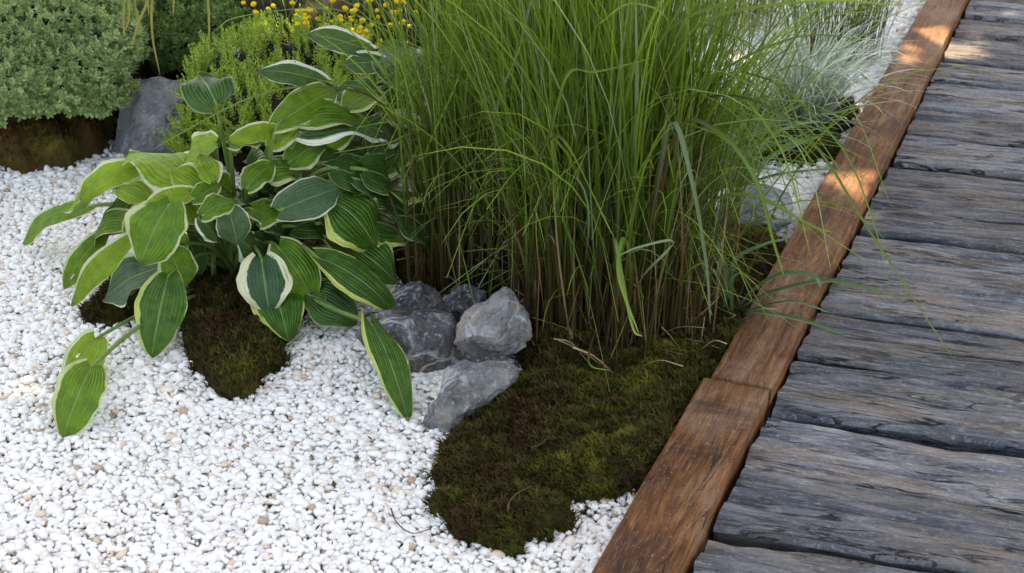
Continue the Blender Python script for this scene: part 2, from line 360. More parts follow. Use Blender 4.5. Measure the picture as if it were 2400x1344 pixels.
def plank(v0, s0, v1, s1, i):
    g0, g1 = (.012 if s0 else .0045), (.012 if s1 else .0045)
    nx, ny = 240, 26; Lw = 2.3
    x = np.linspace(0, 1, nx)**1.0*Lw; t = np.linspace(0, 1, ny)
    t = .5-.5*np.cos(np.pi*t); X, T = np.meshgrid(x, t, indexing='ij')
    a0 = v0+g0+(fbm(X*3, X*0+i*7.1, 3)-.47)*(.030 if s0 else .016)+(vnoise(X*26, X*0+i, 5)-.5)*.005
    a1 = v1-g1-(fbm(X*3, X*0+i*7.1+50, 3)-.47)*(.030 if s1 else .016)-(vnoise(X*26, X*0+i, 9)-.5)*.005
    Vv = a0+(a1-a0)*T; d = np.minimum(Vv-a0, a1-Vv)
    r0 = np.where(Vv-a0 < a1-Vv, .007 if s0 else .004, .007 if s1 else .004)
    z = ZD-np.where(d < r0, r0-np.sqrt(np.clip(r0**2-(r0-d)**2, 0, None)), 0)*1.4
    z += (fbm(X*2.2, Vv*18, i*3)-.47)*.016+(fbm(X*11, Vv*80, i*3+1)-.47)*.010-.007*np.clip(vnoise(X*3.3, Vv*75, i+40)-.72, 0, 1)/.28
    z += (vnoise(X*.8, X*0+i*3.3, 77)-.5)*.006
    # start at the edging's right side, which runs at a slant to the plank
    x0 = (Vv)*((E@PD)/(E@PN)) + .006+.008*vnoise(Vv*40, Vv*0+i, 4)
    P = eRm+PD*(X+x0)[..., None]+PN*Vv[..., None]; P[..., 2] = z
    lo = P.copy(); lo[..., 2] = -.07
    ring = np.concatenate([P[:, 0], P[-1, 1:], P[-2::-1, -1], P[0, -2:0:-1]]); rl = ring.copy(); rl[:, 2] = -.07
    rl += (PN*np.where((rl-eRm)@PN < (v0+v1)/2, .022, -.022)[:, None])
    n0 = nx*ny; V = np.concatenate([P.reshape(-1, 3), ring, rl])
    I = np.arange(n0).reshape(nx, ny)
    Fq = np.stack([I[:-1, :-1], I[1:, :-1], I[1:, 1:], I[:-1, 1:]], -1).reshape(-1, 4)
    m = len(ring); k = np.arange(m); k2 = (k+1) % m
    Fs = np.stack([n0+k2, n0+k, n0+m+k, n0+m+k2], -1)
    U0 = np.stack([X, Vv], -1).reshape(-1, 2)
    ur = np.stack([(ring-eRm)@PD, (ring-eRm)@PN], -1); ul = ur+np.array([0, .05])
    mesh('plank', V, np.concatenate([Fq, Fs]), PLANK, bw, P[nx//3, ny//2], np.concatenate([U0, ur, ul]))
for i, ((v0, s0), (v1, s1)) in enumerate(zip(allv[:-1], allv[1:])): plank(v0, s0, v1, s1, i)

# ------------------------------------------------------------------ timber edging, two boards
def edging(Y0, Y1, wl, wr, dz, label, seed):
    """a squared board with slightly worn arrises between the ground distances Y0 and Y1"""
    a = (eL0+eL1)/2; b = (eR0+eR1)/2; n = 120
    Ys = np.linspace(Y0, Y1, n); EN = np.array([E[1], -E[0], 0])
    wdt = float((b-a)@EN)
    prof = [(-.0, -.06), (.0, -.004), (.0015, -.0008), (.005, 0), (.03, 0), (.06, 0), (wdt-.03, 0), (wdt-.005, 0), (wdt-.0015, -.001), (wdt, -.005), (wdt, -.065)]
    prof = np.array(prof); k = len(prof)
    C = np.array([[eline(a, y), y, 0] for y in Ys])
    # square ends: cut across the board
    V = np.zeros((n, k, 3)); L = (Ys-Ys[0])/E[1]
    for j, (u, z) in enumerate(prof):
        uu = u+(wl if u < wdt/2 else wr)+(vnoise(L*6, L*0+j*.3, seed)-.5)*.003
        V[:, j] = C[0]+E*L[:, None]+EN*uu[:, None]; V[:, j, 2] = ZE+dz+z+(fbm(L*4, L*0+u*20, seed+5)-.47)*.003
    I = np.arange(n*k).reshape(n, k)
    Fq = np.stack([I[:-1, :-1], I[:-1, 1:], I[1:, 1:], I[1:, :-1]], -1).reshape(-1, 4)
    U = np.stack(np.broadcast_arrays(L[:, None], (np.concatenate([[0], np.cumsum(np.linalg.norm(np.diff(prof, axis=0), axis=1))]))[None]), -1).reshape(-1, 2)
    o = mesh('edging_board', V.reshape(-1, 3), [Fq, np.array([I[0, ::-1], I[-1]])], EDGE, None, V[0, 4], U)
    for p in o.data.polygons: p.use_smooth = False
    tag(o, label, 'edging board', 'brown timber edging boards')
Yj = at(1720, 872, ZE)[1]
edging(.9, Yj-.02, -.006, 0, 0, 'brown timber edging board nearest the gravel front, wavy growth rings at its near end', 1)
edging(Yj-.017, 7.4, .006, .002, .004, 'long brown timber edging board running behind the tall grass past the silver tuft', 2)

# ------------------------------------------------------------------ moss
def moss(name, label, pix, h, edge, nf, fl=.012, zg=-.012, rough=.012, world=None, kindw='moss', mats=None):
    poly = np.array([at(*p)[:2] for p in pix]) if world is None else np.array(world)
    lo, hi = poly.min(0)-.02, poly.max(0)+.02; st = .007
    gx = np.arange(lo[0], hi[0], st); gy = np.arange(lo[1], hi[1], st); X, Y = np.meshgrid(gx, gy, indexing='ij')
    X = X+(vnoise(X*60, Y*60, 5)-.5)*.004; wob = (fbm(X*18, Y*18, 21)-.47)*.05
    def hgt(x, y):
        d = np.where(inpoly(poly, x, y), edgedist(poly, x, y), -edgedist(poly, x, y))+(fbm(x*16, y*16, 21)-.47)*.075+(fbm(x*60, y*60, 23, 3)-.44)*.030
        z = h*np.sqrt(np.clip(d, 0, edge)/edge*(2-np.clip(d, 0, edge)/edge))+(fbm(x*14, y*14, 31)-.45)*rough*3.2+(fbm(x*50, y*50, 8)-.45)*rough*1.7
        return np.where(d > 0, zg+z*np.clip(d/(.012+edge*.12), 0, 1)+.006, zg-.02), d
    Z, D = hgt(X, Y); I = np.arange(X.size).reshape(X.shape)
    keep = (D[:-1, :-1] > -.008) & (D[1:, 1:] > -.008) & (D[1:, :-1] > -.008) & (D[:-1, 1:] > -.008)
    Fq = np.stack([I[:-1, :-1], I[1:, :-1], I[1:, 1:], I[:-1, 1:]], -1)[keep]
    V = np.stack([X, Y, Z], -1).reshape(-1, 3)
    us, Fi = np.unique(Fq, return_inverse=True); V = V[us]; Fq = Fi.reshape(-1, 4)
    mm = mats or (MOSSB, MOSST)
    o = mesh(name, V, Fq, mm[0], None, [poly[:, 0].mean(), poly[:, 1].mean(), 0]); tag(o, label, kindw, None, 'stuff')
    # fibres: small three-sided tufts
    n = nf*3; x = rng.uniform(lo[0], hi[0], n); y = rng.uniform(lo[1], hi[1], n); z, d = hgt(x, y)
    k = np.where(d > .001-.04*vnoise(x*55, y*55, 91)**3)[0][:nf]; x, y, z, d = x[k], y[k], z[k], d[k]; n = len(k)
    az = rng.uniform(0, 2*np.pi, n); ln = np.abs(rng.normal(.55, .3, n)); l = fl*rng.uniform(.5, 1.5, n)*(.6+.8*fbm(x*25, y*25, 71)*1.2)*np.where(d < .015, 1.35, 1)
    b = np.stack([x, y, z-.003], -1); dr = np.stack([np.cos(az)*np.sin(ln), np.sin(az)*np.sin(ln), np.cos(ln)], -1)
    sd = np.stack([-np.sin(az), np.cos(az), np.zeros(n)], -1)*(.0013+.0012*rng.random(n))[:, None]
    bend = np.stack([np.cos(az+.7), np.sin(az+.7), -.3*np.ones(n)], -1)*l[:, None]*.3
    V = np.stack([b-sd, b+sd, b+dr*l[:, None]*.55+sd*.8, b+dr*l[:, None]+bend, b+dr*l[:, None]*.55-sd*.8], 1).reshape(-1, 3)
    f = mesh('moss_fibres', V, np.arange(n*5).reshape(-1, 5), mm[1], o)
    tag(f, kind='stuff')
    return hgt, poly
front_pix = [(985, 1100), (1030, 1040), (1100, 965), (1150, 930), (1215, 905), (1240, 800), (1220, 720), (1000, 700), (930, 690), (900, 620), (930, 560), (1300, 520), (1600, 540), (1800, 560), (1880, 600), (1800, 740), (1750, 830), (1730, 870), (1700, 880), (1610, 1030), (1530, 1160), (1440, 1185), (1345, 1205), (1300, 1262), (1200, 1300), (1095, 1292), (1020, 1250), (1008, 1180)]
hF, pF = moss('moss', 'large dark olive moss mat between the grey rocks, white gravel and timber edging', front_pix, .042, .06, 100000, rough=.019)
hH, pH = moss('moss', 'small dark pointed moss clump under the drooping hosta leaves', [(425, 800), (440, 700), (420, 600), (470, 500), (600, 450), (760, 440), (960, 470), (960, 640), (840, 700), (730, 760), (690, 800), (672, 850), (640, 890), (585, 945), (515, 945), (455, 885), (430, 850)], .05, .06, 30000, rough=.019)
hB, pB = moss('moss', 'little brownish moss scrap at the edge of the gravel beside the blue-green hosta leaf', [(205, 745), (215, 700), (260, 670), (330, 660), (345, 720), (310, 760), (240, 780)], .03, .03, 7000)
mound = [tuple(at(*p)[:2]) for p in [(-330, 440), (-160, 412), (0, 398), (80, 412), (170, 410), (235, 372), (268, 345)]]+[(-.87, 4.0), (-.95, 4.9), (-2.4, 4.9), (-2.4, 3.5)]
hM, pM = moss('moss', 'raised brown and green moss bank under the grey-green cushion shrub', None, .12, .21, 60000, world=mound, fl=.015, mats=(BANKB, BANKT))
moss('moss', 'dark moss pad under the silver grass tuft against the edging', [(1640, 330), (1700, 270), (1900, 240), (2010, 270), (1990, 330), (1950, 385), (1880, 402), (1800, 395), (1700, 370)], .05, .06, 16000)
bankw = [(-.98, 3.62), (-.55, 3.40), (.05, 3.35), (.42, 3.5), (.45, 5.2), (-1.0, 5.2)]
hD, pD = moss('planting_soil', 'dark bare earth bank under the heathers and yellow flowers', None, .07, .2, 9000, world=bankw, kindw='soil', mats=(SOIL, MOSST), rough=.02)

# ------------------------------------------------------------------ white gravel
def pebbles(regions, spacing, name, label, avoid):
    ico = bmesh.new(); bmesh.ops.create_icosphere(ico, subdivisions=2, radius=1); ico.verts.ensure_lookup_table()
    T = np.array([v.co[:] for v in ico.verts]); TF = np.array([[v.index for v in f.verts] for f in ico.faces]); ico.free()
    X = []
    for layer, (dens, zz) in enumerate([(1.0, -.004), (.85, .003)]):
        sp = spacing/math.sqrt(dens)
        gx = np.arange(-2.0, 3.2, sp); gy = np.arange(1.35, 6.2, sp*.9); A, B = np.meshgrid(gx, gy); A = A+(np.arange(len(gy)) % 2)[:, None]*sp/2
        A = A.ravel()+rng.normal(0, sp*.24, A.size); B = B.ravel()+rng.normal(0, sp*.24, B.size)
        k = np.zeros(A.size, bool)
        for rg in regions: k |= inpoly(rg, A, B)
        for av, mar in avoid: k &= ~(inpoly(av, A, B) & (edgedist(av, A, B) > mar*np.where(rng.random(A.size) < .2, 3.0, 1)))
        # keep what the place can show from near the camera
        u = B*math.cos(PITCH)+1.5*math.sin(PITCH); k &= (np.abs(A/u) < .47)
        A, B = A[k], B[k]; X.append(np.stack([A, B, zz+rng.normal(0, .0018, A.size)+(fbm(A*7, B*7, 3)-.47)*.014], -1))
    C = np.concatenate(X); n = len(C)
    var = 24; tv = []
    for q in range(var):
        d = T.copy()
        for _ in range(7):
            a = nrm(rng.normal(size=3)); c = rng.uniform(.58, .92); pr = d@a; d = d-np.clip(pr-c, 0, None)[:, None]*a*.85
        tv.append(d)
    tv = np.array(tv)
    s = np.clip(rng.lognormal(math.log(spacing*.59), .30, n), spacing*.28, spacing*1.1)
    sc3 = np.stack([s*rng.uniform(.95, 1.45, n), s*rng.uniform(.8, 1.1, n), s*rng.uniform(.6, .85, n)], -1)
    a = rng.uniform(0, 2*np.pi, n); b = rng.normal(0, .45, n); g = rng.uniform(0, 2*np.pi, n)
    def rot(ax, th):
        c, s_ = np.cos(th), np.sin(th); m = np.zeros((n, 3, 3)); i, j = [(1, 2), (0, 2), (0, 1)][ax]
        m[:, ax, ax] = 1; m[:, i, i] = c; m[:, j, j] = c; m[:, i, j] = -s_; m[:, j, i] = s_; return m
    Rm = rot(2, a)@rot(0, b)
    loc = tv[rng.integers(0, var, n)]
    V = np.einsum('nij,nkj->nki', Rm, loc*sc3[:, None])+C[:, None]
    Fq = (TF[None]+np.arange(n)[:, None, None]*len(T)).reshape(-1, 3)
    o = mesh(name, V.reshape(-1, 3), Fq, PEB, None, [-.3, 2.4, 0]); tag(o, label, 'gravel', None, 'stuff'); return n
front = [(-2.2, 1.2), (eX(1.2), 1.2), (eX(2.62), 2.62), (eX(3.3), 3.3), (-.2, 3.45), (-.95, 3.65), (-2.2, 3.6)]
npb = pebbles([front], .0101, 'white_gravel', 'rounded white gravel covering the front of the bed', [(pF, .02), (pH, .02), (pB, .01), (pM, .03)])
back = [(.42, 3.3), (eX(3.2)-.004, 3.2), (eX(6.2)-.004, 6.2), (.42, 6.2)]
npb2 = pebbles([back], .0150, 'white_gravel', 'white gravel behind the silver grass tuft beside the far edging', [(pF, .02)])
print('pebbles', npb, npb2)
# ------------------------------------------------------------------ rocks
ROCKS = {
 'slate': m_rock('grey_rock', (.12, .117, .12), (.028, .026, .026), (.32, .31, .30), (.17, .12, .08), .75),
 'pale': m_rock('pale_rock', (.27, .265, .265), (.075, .07, .066), (.58, .56, .54), (.36, .25, .165), .95),
 'blue': m_rock('blue_grey_rock', (.28, .29, .31), (.12, .125, .135), (.50, .51, .53), (.15, .14, .13), .3, .2)}
def rock(label, outline, gpx, mat, thick=.14, front=.4, ridge=(), dz=0., seed=0, vox=.0035, amp=.010):
    """outline as seen, standing on the ground at pixel gpx; extra ridge points (px, py, metres towards the viewer)"""
    r_ = np.random.default_rng(seed)
    g = at(*gpx, dz); D = (g-CAM)@FW
    on = lambda px, py, off=0.: CAM+ray(px, py)*(D-off)
    O = np.array(outline, float); c = O.mean(0); O = c+(O-c)*1.06; pts = [on(*p, r_.normal(0, .008)) for p in O]
    pts += [on(*(c+(p-c)*r_.uniform(.45, .8)), thick*front*r_.uniform(.4, 1)) for p in O[::3]]
    pts += [on(*(c+(p-c)*.8), -thick*r_.uniform(.4, .8)) for p in O[1::2]]
    pts += [on(px, py, o) for px, py, o in ridge]
    bm = bmesh.new()
    for p in pts: bm.verts.new(p)
    res = bmesh.ops.convex_hull(bm, input=bm.verts)
    bmesh.ops.delete(bm, geom=[v for v in bm.verts if not v.link_faces], context='VERTS')
    ctr = np.mean([v.co[:] for v in bm.verts], 0); ctr[2] = 0
    for v_ in bm.verts: v_.co -= Vector(ctr)
    me = bpy.data.meshes.new('rock'); bm.to_mesh(me); bm.free(); me.materials.append(ROCKS[mat])
    o = place(bpy.data.objects.new('rock', me), None, ctr)
    a = o.modifiers.new('fill', 'REMESH'); a.mode = 'VOXEL'; a.voxel_size = vox; a.use_smooth_shade = True
    b = o.modifiers.new('soften', 'SMOOTH'); b.iterations = 1; b.factor = .3
    for nm, sz, st in (('lumps', .07, amp*1.9), ('chips', .024, amp*.8)):
        t = bpy.data.textures.new(nm, 'CLOUDS'); t.noise_scale = sz; t.noise_depth = 2
        t.noise_basis = 'VORONOI_F2_F1' if nm == 'lumps' else 'VORONOI_F1'
        d = o.modifiers.new(nm, 'DISPLACE'); d.texture = t; d.strength = st; d.mid_level = .5; d.texture_coords = 'LOCAL'
    return tag(o, label, 'rock')
G5 = 'grey rocks piled beside the moss'
rock('wide dark grey rock with pale streaks, behind the long hanging hosta leaf', [(828, 790), (850, 750), (890, 725), (985, 722), (1060, 728), (1085, 780), (1072, 835), (1040, 868), (985, 888), (930, 872), (880, 840)], (960, 885), 'slate', .15, .5, [(950, 760, .06), (1040, 800, .05), (960, 850, .05)], seed=1)['group'] = G5
rock('pale pointed rock with a tan face on top of the pile', [(1062, 810), (1066, 770), (1085, 725), (1150, 705), (1168, 690), (1185, 672), (1205, 690), (1245, 735), (1250, 785), (1235, 815), (1185, 838), (1120, 840)], (1150, 905), 'pale', .16, .55, [(1140, 740, .08), (1160, 800, .085), (1100, 790, .06)], seed=2)['group'] = G5
rock('low pale-edged rock in front, its long end lying on the gravel', [(983, 995), (1010, 950), (1050, 870), (1080, 848), (1190, 842), (1220, 862), (1215, 895), (1180, 925), (1120, 960), (1050, 1014), (1010, 1008)], (1040, 1004), 'pale', .14, .45, [(1095, 870, .05), (1060, 920, .06), (1170, 870, .04)], seed=3)['group'] = G5
rock('dark peaked rock at the back of the pile below the hosta leaf', [(895, 740), (925, 690), (955, 665), (985, 654), (1020, 672), (1048, 705), (1050, 760), (960, 780)], (960, 800), 'slate', .12, .4, [(985, 700, .04)], seed=4)['group'] = G5
rock('small dark rock with a white vein between the two peaks of the pile', [(1030, 740), (1045, 700), (1075, 670), (1105, 662), (1138, 680), (1145, 715), (1120, 770), (1050, 775)], (1090, 800), 'slate', .11, .4, [(1090, 700, .035)], seed=5)['group'] = G5
rock('flat dark stone half hidden under the hosta at the left end of the pile', [(835, 760), (850, 735), (890, 722), (925, 735), (930, 765), (880, 785)], (880, 800), 'slate', .09, .4, seed=6)['group'] = G5
rock('blue-grey boulder between the cushion shrub and the bright heather', [(262, 362), (275, 290), (285, 215), (310, 188), (370, 182), (425, 188), (450, 230), (455, 330), (400, 380), (300, 380)], (340, 362), 'blue', .22, .4, [(330, 230, .06), (380, 225, .05), (340, 320, .09)], seed=7, vox=.006)
rock('blue-grey rock beside the timber edging behind the grass blades', [(1660, 520), (1690, 465), (1740, 440), (1800, 432), (1850, 450), (1864, 485), (1855, 525), (1800, 560), (1720, 565)], (1770, 560), 'blue', .16, .45, [(1790, 470, .06)], seed=8)
rock('pale blue rock deep in the grass behind the dark strap leaves', [(1640, 420), (1650, 340), (1690, 310), (1740, 320), (1765, 370), (1750, 430), (1690, 450)], (1700, 450), 'blue', .15, .4, [(1700, 350, .05)], seed=9)
rock('low grey stone at the foot of the edging below the blue-grey rock', [(1690, 590), (1720, 550), (1770, 545), (1815, 560), (1820, 590), (1770, 610)], (1760, 610), 'slate', .09, .4, seed=10)

# ------------------------------------------------------------------ hostas
HM = {
 'dk': m_hosta('hosta_dark_yellow_edge', (.026, .090, .009), (.062, .165, .014), (.54, .58, .15), .12, .40, .8, .20),
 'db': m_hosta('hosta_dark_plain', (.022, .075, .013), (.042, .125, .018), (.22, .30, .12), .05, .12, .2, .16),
 'md': m_hosta('hosta_mid_green', (.075, .185, .012), (.150, .30, .022), (.62, .66, .34), .14, .30, .5, .32),
 'lt': m_hosta('hosta_yellow_green', (.20, .36, .020), (.33, .50, .045), (.78, .80, .52), .14, .40, .7, .40),  # pale young leaves, with glow from light shining through put into the colour too
 'cr': m_hosta('hosta_cream_edge', (.028, .085, .036), (.05, .13, .05), (.80, .78, .50), .34, .55, .15, .22),
 'bl': m_hosta('hosta_blue_green', (.055, .12, .058), (.10, .18, .085), (.62, .64, .46), .07, .16, .2, .18),
 'wh': m_hosta('hosta_white_edge', (.028, .092, .022), (.06, .15, .038), (.80, .82, .66), .17, .30, .75, .22),
 'cv': m_hosta('hosta_sunspot_cream', (.10, .2, .03), (.3, .4, .1), (.80, .80, .46), .55, .6, .5, .4)}  # warm sun spot on one leaf put into the cream colour
STALK = m_plain('hosta_stalk', (.13, .22, .05), (.22, .33, .09), 50, .45, .2)
def leaf(root, crown, B, T, wpx, mat, roll=0., arch=.12, fold=.16, wave=.10, seed=0, path=None, hole=False, label=None):
    r_ = np.random.default_rng(seed+100)
    m = T-B; L = np.linalg.norm(m); m = m/L; c = (B+T)/2
    n = .5*np.array([0, 0, 1.])+.5*nrm(CAM-c); n = n-(n@m)*m; n = nrm(n)
    a = R(roll); n = n*math.cos(a)+np.cross(m, n)*math.sin(a); s = np.cross(m, n)
    q = (proj(c+s*.05)-proj(c-s*.05)); mr = proj(T)-proj(B); mr = mr/(np.linalg.norm(mr)+1e-9)
    per = abs(q[0]*mr[1]-q[1]*mr[0])
    Wd = float(np.clip(wpx/max(per, 1.)*.1, .27*L, 1.02*L)); Wd = max(Wd, .04)
    nt_, nu = 22, 17; t = np.linspace(0, 1, nt_)[:, None]; u = np.linspace(-1, 1, nu)[None]
    wt = (t+.03)**.58*(1-t)**.72; wt = wt/wt.max(); wt[-1] = .004
    P = B+m*(L*t)[..., None]+n*(arch*L*np.sin(np.pi*t**.85))[..., None]
    tw = (r_.normal(0, .32)*(t-.4))[..., None]; n_, s_ = n*np.cos(tw)-s*np.sin(tw), s*np.cos(tw)+n*np.sin(tw)
    X = P+s_*(u*wt*Wd/2)[..., None]-m*(L*.13*np.abs(u)**1.3*(1-t)**5)[..., None]
    ph = r_.uniform(0, 6.28, 2); fr = r_.uniform(1.1, 2.0, 2)
    wv = np.where(u < 0, np.sin(6.28*(t*fr[0])+ph[0]), np.sin(6.28*(t*fr[1])+ph[1]))*np.abs(u)**2.2*wave*Wd
    fd = fold*np.abs(u)**1.2*wt*Wd/2-.10*Wd*np.abs(u)**3*wt*r_.uniform(.2, 1.3)
    X = X+n_*(fd+wv)[..., None]+n_*((fbm(u*2.4+seed, t*3.2+seed*.7, 3, 2)-.37)*.085*Wd*np.minimum(1, t*4)*(1-t*.5))[..., None]
    X = X+n*(.0011*np.cos(np.abs(u)*50*.5)*np.sin(np.pi*t))[..., None]
    # a soft droop of the tip and an irregular rim
    X[..., 2] -= (t**3*L*.05)
    X = X+s*((vnoise(t*9+seed, np.sign(u)+t*0, seed)-.5)*.05*Wd*np.abs(u)**4*np.sign(u))[..., None]
    X[..., 2] = np.maximum(X[..., 2], .010+.004*np.abs(u))
    I = np.arange(nt_*nu).reshape(nt_, nu)
    Fq = np.stack([I[:-1, :-1], I[:-1, 1:], I[1:, 1:], I[1:, :-1]], -1).reshape(-1, 4)
    if hole:
        k = r_.integers(40, len(Fq)-80); Fq = np.delete(Fq, [k, k+nu-1], 0)
    U = np.stack(np.broadcast_arrays(u*.5+.5, t), -1).reshape(-1, 2)
    o = mesh('leaf', X.reshape(-1, 3), Fq, HM[mat], root, B, U)
    if label: o['label'] = label
    if True:
        c0 = np.asarray(crown)+np.array([r_.normal(0, .022), r_.normal(0, .02), 0])
        d = B-c0; lift = np.array([0, 0, max(.015, min(.30*np.linalg.norm(d[:2]), .9*B[2]))*(.45+.55*min(1, B[2]/.2))])
        P = spline([c0, c0+d*.42+lift*.75, c0+d*.8+lift*.45, B, B+m*L*.16+n*arch*L*.35], 18)
        if path is not None: P = spline([at(*q) for q in path]+[B, B+m*L*.14+n*arch*L*.3], 18)
        P[-5:] -= n*.003
        P[:, 2] = np.maximum(P[:, 2], .012)
        rr = np.linspace(.0062, .0036, 18); rr[-3:] *= [.8, .55, .25]
        tv, tf, tu = tube(P, rr, 8, .7); mesh('leaf_stalk', tv, tf, STALK, o)
    return o
crown = at(560, 650, .0)
ho = thing('hosta_plant', crown, 'big hosta with pale-edged yellow-green leaves spreading over the white gravel', 'hosta')
LV = [  # base x, y, z; tip x, y, z; width; kind; roll; arch; fold
 ((506, 243, .40), (466, 171, .43), 140, 'db', 0, .08, .06), ((440, 432, .27), (300, 352, .30), 95, 'lt', 25, .12, .1),
 ((322, 392, .27), (186, 462, .20), 66, 'lt', -18, .22, .05), ((385, 432, .24), (152, 484, .14), 34, 'lt', 30, .12, .1),
 ((202, 487, .12), (50, 562, .035), 46, 'md', 12, .12, .1), ((328, 462, .17), (247, 545, .11), 66, 'db', 10, .1, .1),
 ((337, 482, .20), (290, 556, .15), 46, 'lt', -20, .1, .1), ((400, 478, .27), (328, 614, .17), 138, 'md', -4, .12, .06),
 ((446, 452, .28), (330, 488, .26), 56, 'lt', -25, .14, .1), ((455, 468, .27), (517, 428, .29), 52, 'md', 20, .08, .1),
 ((475, 505, .25), (550, 470, .27), 60, 'md', 0, .15, .2), ((468, 512, .24), (508, 562, .19), 56, 'wh', 10, .12, .05), ((536, 492, .25), (556, 572, .18), 84, 'bl', 0, .1, .12),
 ((243, 552, .12), (148, 672, .03), 62, 'md', -10, .16, .05), ((303, 564, .16), (166, 708, .04), 62, 'lt', -14, .14, .1),
 ((388, 626, .12), (242, 694, .045), 84, 'bl', 14, .08, .06), ((396, 588, .17), (436, 672, .10), 98, 'md', 0, .06, .15),
 ((393, 652, .13), (354, 830, .03), 118, 'dk', -4, .08, .1), ((224, 795, .06), (160, 905, .035), 95, 'lt', -8, .08, .05),
 ((214, 862, .075), (146, 1020, .018), 118, 'md', -6, .10, .1), ((612, 607, .15), (630, 730, .07), 134, 'cr', 0, .12, .1),
 ((628, 640, .10), (676, 792, .04), 122, 'dk', -6, .07, .08), ((652, 580, .16), (735, 702, .07), 112, 'md', 0, .1, .1),
 ((748, 606, .15), (930, 728, .06), 78, 'dk', -10, .1, .12), ((722, 690, .08), (838, 752, .04), 96, 'db', 0, .08, .1),
 ((868, 758, .10), (958, 978, .018), 78, 'dk', -8, .1, .14), ((782, 562, .15), (934, 660, .07), 108, 'dk', -6, .1, .12),
 ((772, 470, .24), (880, 572, .15), 132, 'dk', -8, .14, .06), ((657, 492, .25), (796, 434, .27), 100, 'bl', 35, .05, .25),
 ((900, 474, .20), (1020, 578, .10), 74, 'db', -18, .14, .12), ((612, 408, .28), (706, 398, .27), 84, 'md', -10, .16, .05),
 ((700, 420, .24), (862, 342, .27), 96, 'db', 15, .08, .1), ((655, 288, .38), (788, 202, .41), 92, 'md', 28, .12, .1),
 ((690, 292, .37), (862, 282, .35), 62, 'md', -10, .16, .05), ((712, 312, .35), (896, 312, .33), 62, 'wh', -24, .14, .05),
 ((648, 306, .35), (532, 326, .35), 48, 'lt', -20, .12, .1), ((505, 338, .34), (432, 372, .30), 82, 'lt', 0, .1, .1),
 ((540, 345, .33), (612, 330, .34), 54, 'md', -30, .05, .3), ((645, 468, .22), (720, 440, .23), 56, 'md', 0, .1, .1),
 ((530, 450, .22), (500, 395, .26), 50, 'md', 10, .1, .1), ((690, 530, .17), (800, 520, .16), 90, 'db', 0, .1, .1),
 ((440, 560, .15), (470, 640, .08), 60, 'db', 0, .1, .1), ((600, 560, .16), (660, 610, .10), 60, 'db', 0, .1, .1), ((330, 620, .10), (300, 690, .05), 46, 'md', 0, .1, .1)]
LV += [((470, 440, .28), (400, 395, .31), 70, 'lt', 15, .1, .1), ((520, 520, .22), (470, 470, .25), 60, 'lt', 0, .12, .1), ((345, 470, .24), (270, 440, .24), 60, 'lt', 10, .14, .1),
 ((580, 440, .27), (640, 380, .30), 66, 'md', 0, .1, .1), ((500, 420, .30), (470, 360, .33), 60, 'lt', 10, .1, .1), ((680, 380, .29), (760, 330, .32), 80, 'md', 10, .1, .1), ((610, 520, .21), (680, 470, .23), 70, 'md', 0, .1, .1),
 ((420, 540, .18), (390, 620, .10), 74, 'lt', 0, .1, .1), ((700, 600, .13), (790, 640, .09), 84, 'dk', -6, .1, .1), ((560, 560, .18), (600, 610, .12), 60, 'wh', 0, .1, .1), ((820, 430, .23), (930, 420, .20), 80, 'dk', 0, .12, .1),
 ((850, 520, .17), (960, 560, .11), 84, 'dk', -8, .12, .1), ((760, 380, .29), (850, 390, .26), 74, 'wh', -10, .14, .1), ((300, 520, .17), (215, 555, .10), 54, 'md', 0, .12, .1), ((640, 340, .33), (700, 280, .36), 66, 'lt', 0, .1, .1)]
LV += [((860, 400, .26), (950, 380, .25), 76, 'md', 0, .12, .1), ((890, 440, .23), (985, 450, .18), 80, 'dk', -8, .12, .1), ((830, 480, .21), (900, 450, .22), 70, 'md', 10, .1, .1), ((800, 540, .17), (870, 520, .17), 74, 'dk', 0, .1, .1),
 ((700, 350, .31), (660, 300, .34), 64, 'lt', 0, .1, .1), ((740, 340, .31), (830, 300, .33), 78, 'md', 15, .1, .1), ((590, 490, .23), (650, 520, .20), 62, 'md', 0, .1, .1), ((455, 520, .22), (430, 470, .25), 54, 'lt', 10, .1, .1), ((690, 480, .21), (770, 500, .18), 74, 'dk', 0, .1, .1)]
PATHS = {25: [(600, 650, .02), (700, 688, .06), (790, 728, .085)], 18: [(520, 670, .02), (420, 690, .05), (325, 738, .055)], 19: [(530, 680, .02), (440, 700, .05), (322, 768, .07)]}
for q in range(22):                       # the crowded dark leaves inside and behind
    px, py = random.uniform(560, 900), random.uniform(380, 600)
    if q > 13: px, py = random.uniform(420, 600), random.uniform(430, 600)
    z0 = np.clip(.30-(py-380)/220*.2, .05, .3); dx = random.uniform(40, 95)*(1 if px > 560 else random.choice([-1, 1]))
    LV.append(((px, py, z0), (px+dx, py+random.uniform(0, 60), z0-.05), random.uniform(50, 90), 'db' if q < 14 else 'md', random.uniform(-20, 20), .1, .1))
for i, (b, t, wpx, k, rl, ar, fo) in enumerate(LV):
    leaf(ho, crown, at(*b), at(*t), wpx, k, rl, ar, fo, seed=i, hole=i in (5, 7, 13, 18, 22, 25, 26, 29, 30, 31, 33), path=PATHS.get(i),
         label={0: 'round dark leaf held highest', 20: 'heart leaf with wide cream edges', 25: 'long leaf hanging over the rocks', 19: 'leaf lying on the gravel'}.get(i))
crown2 = at(910, 500, .0)
hb = thing('hosta_plant', crown2, 'second hosta behind, darker blue-green leaves with white rims below the yellow flowers', 'hosta')
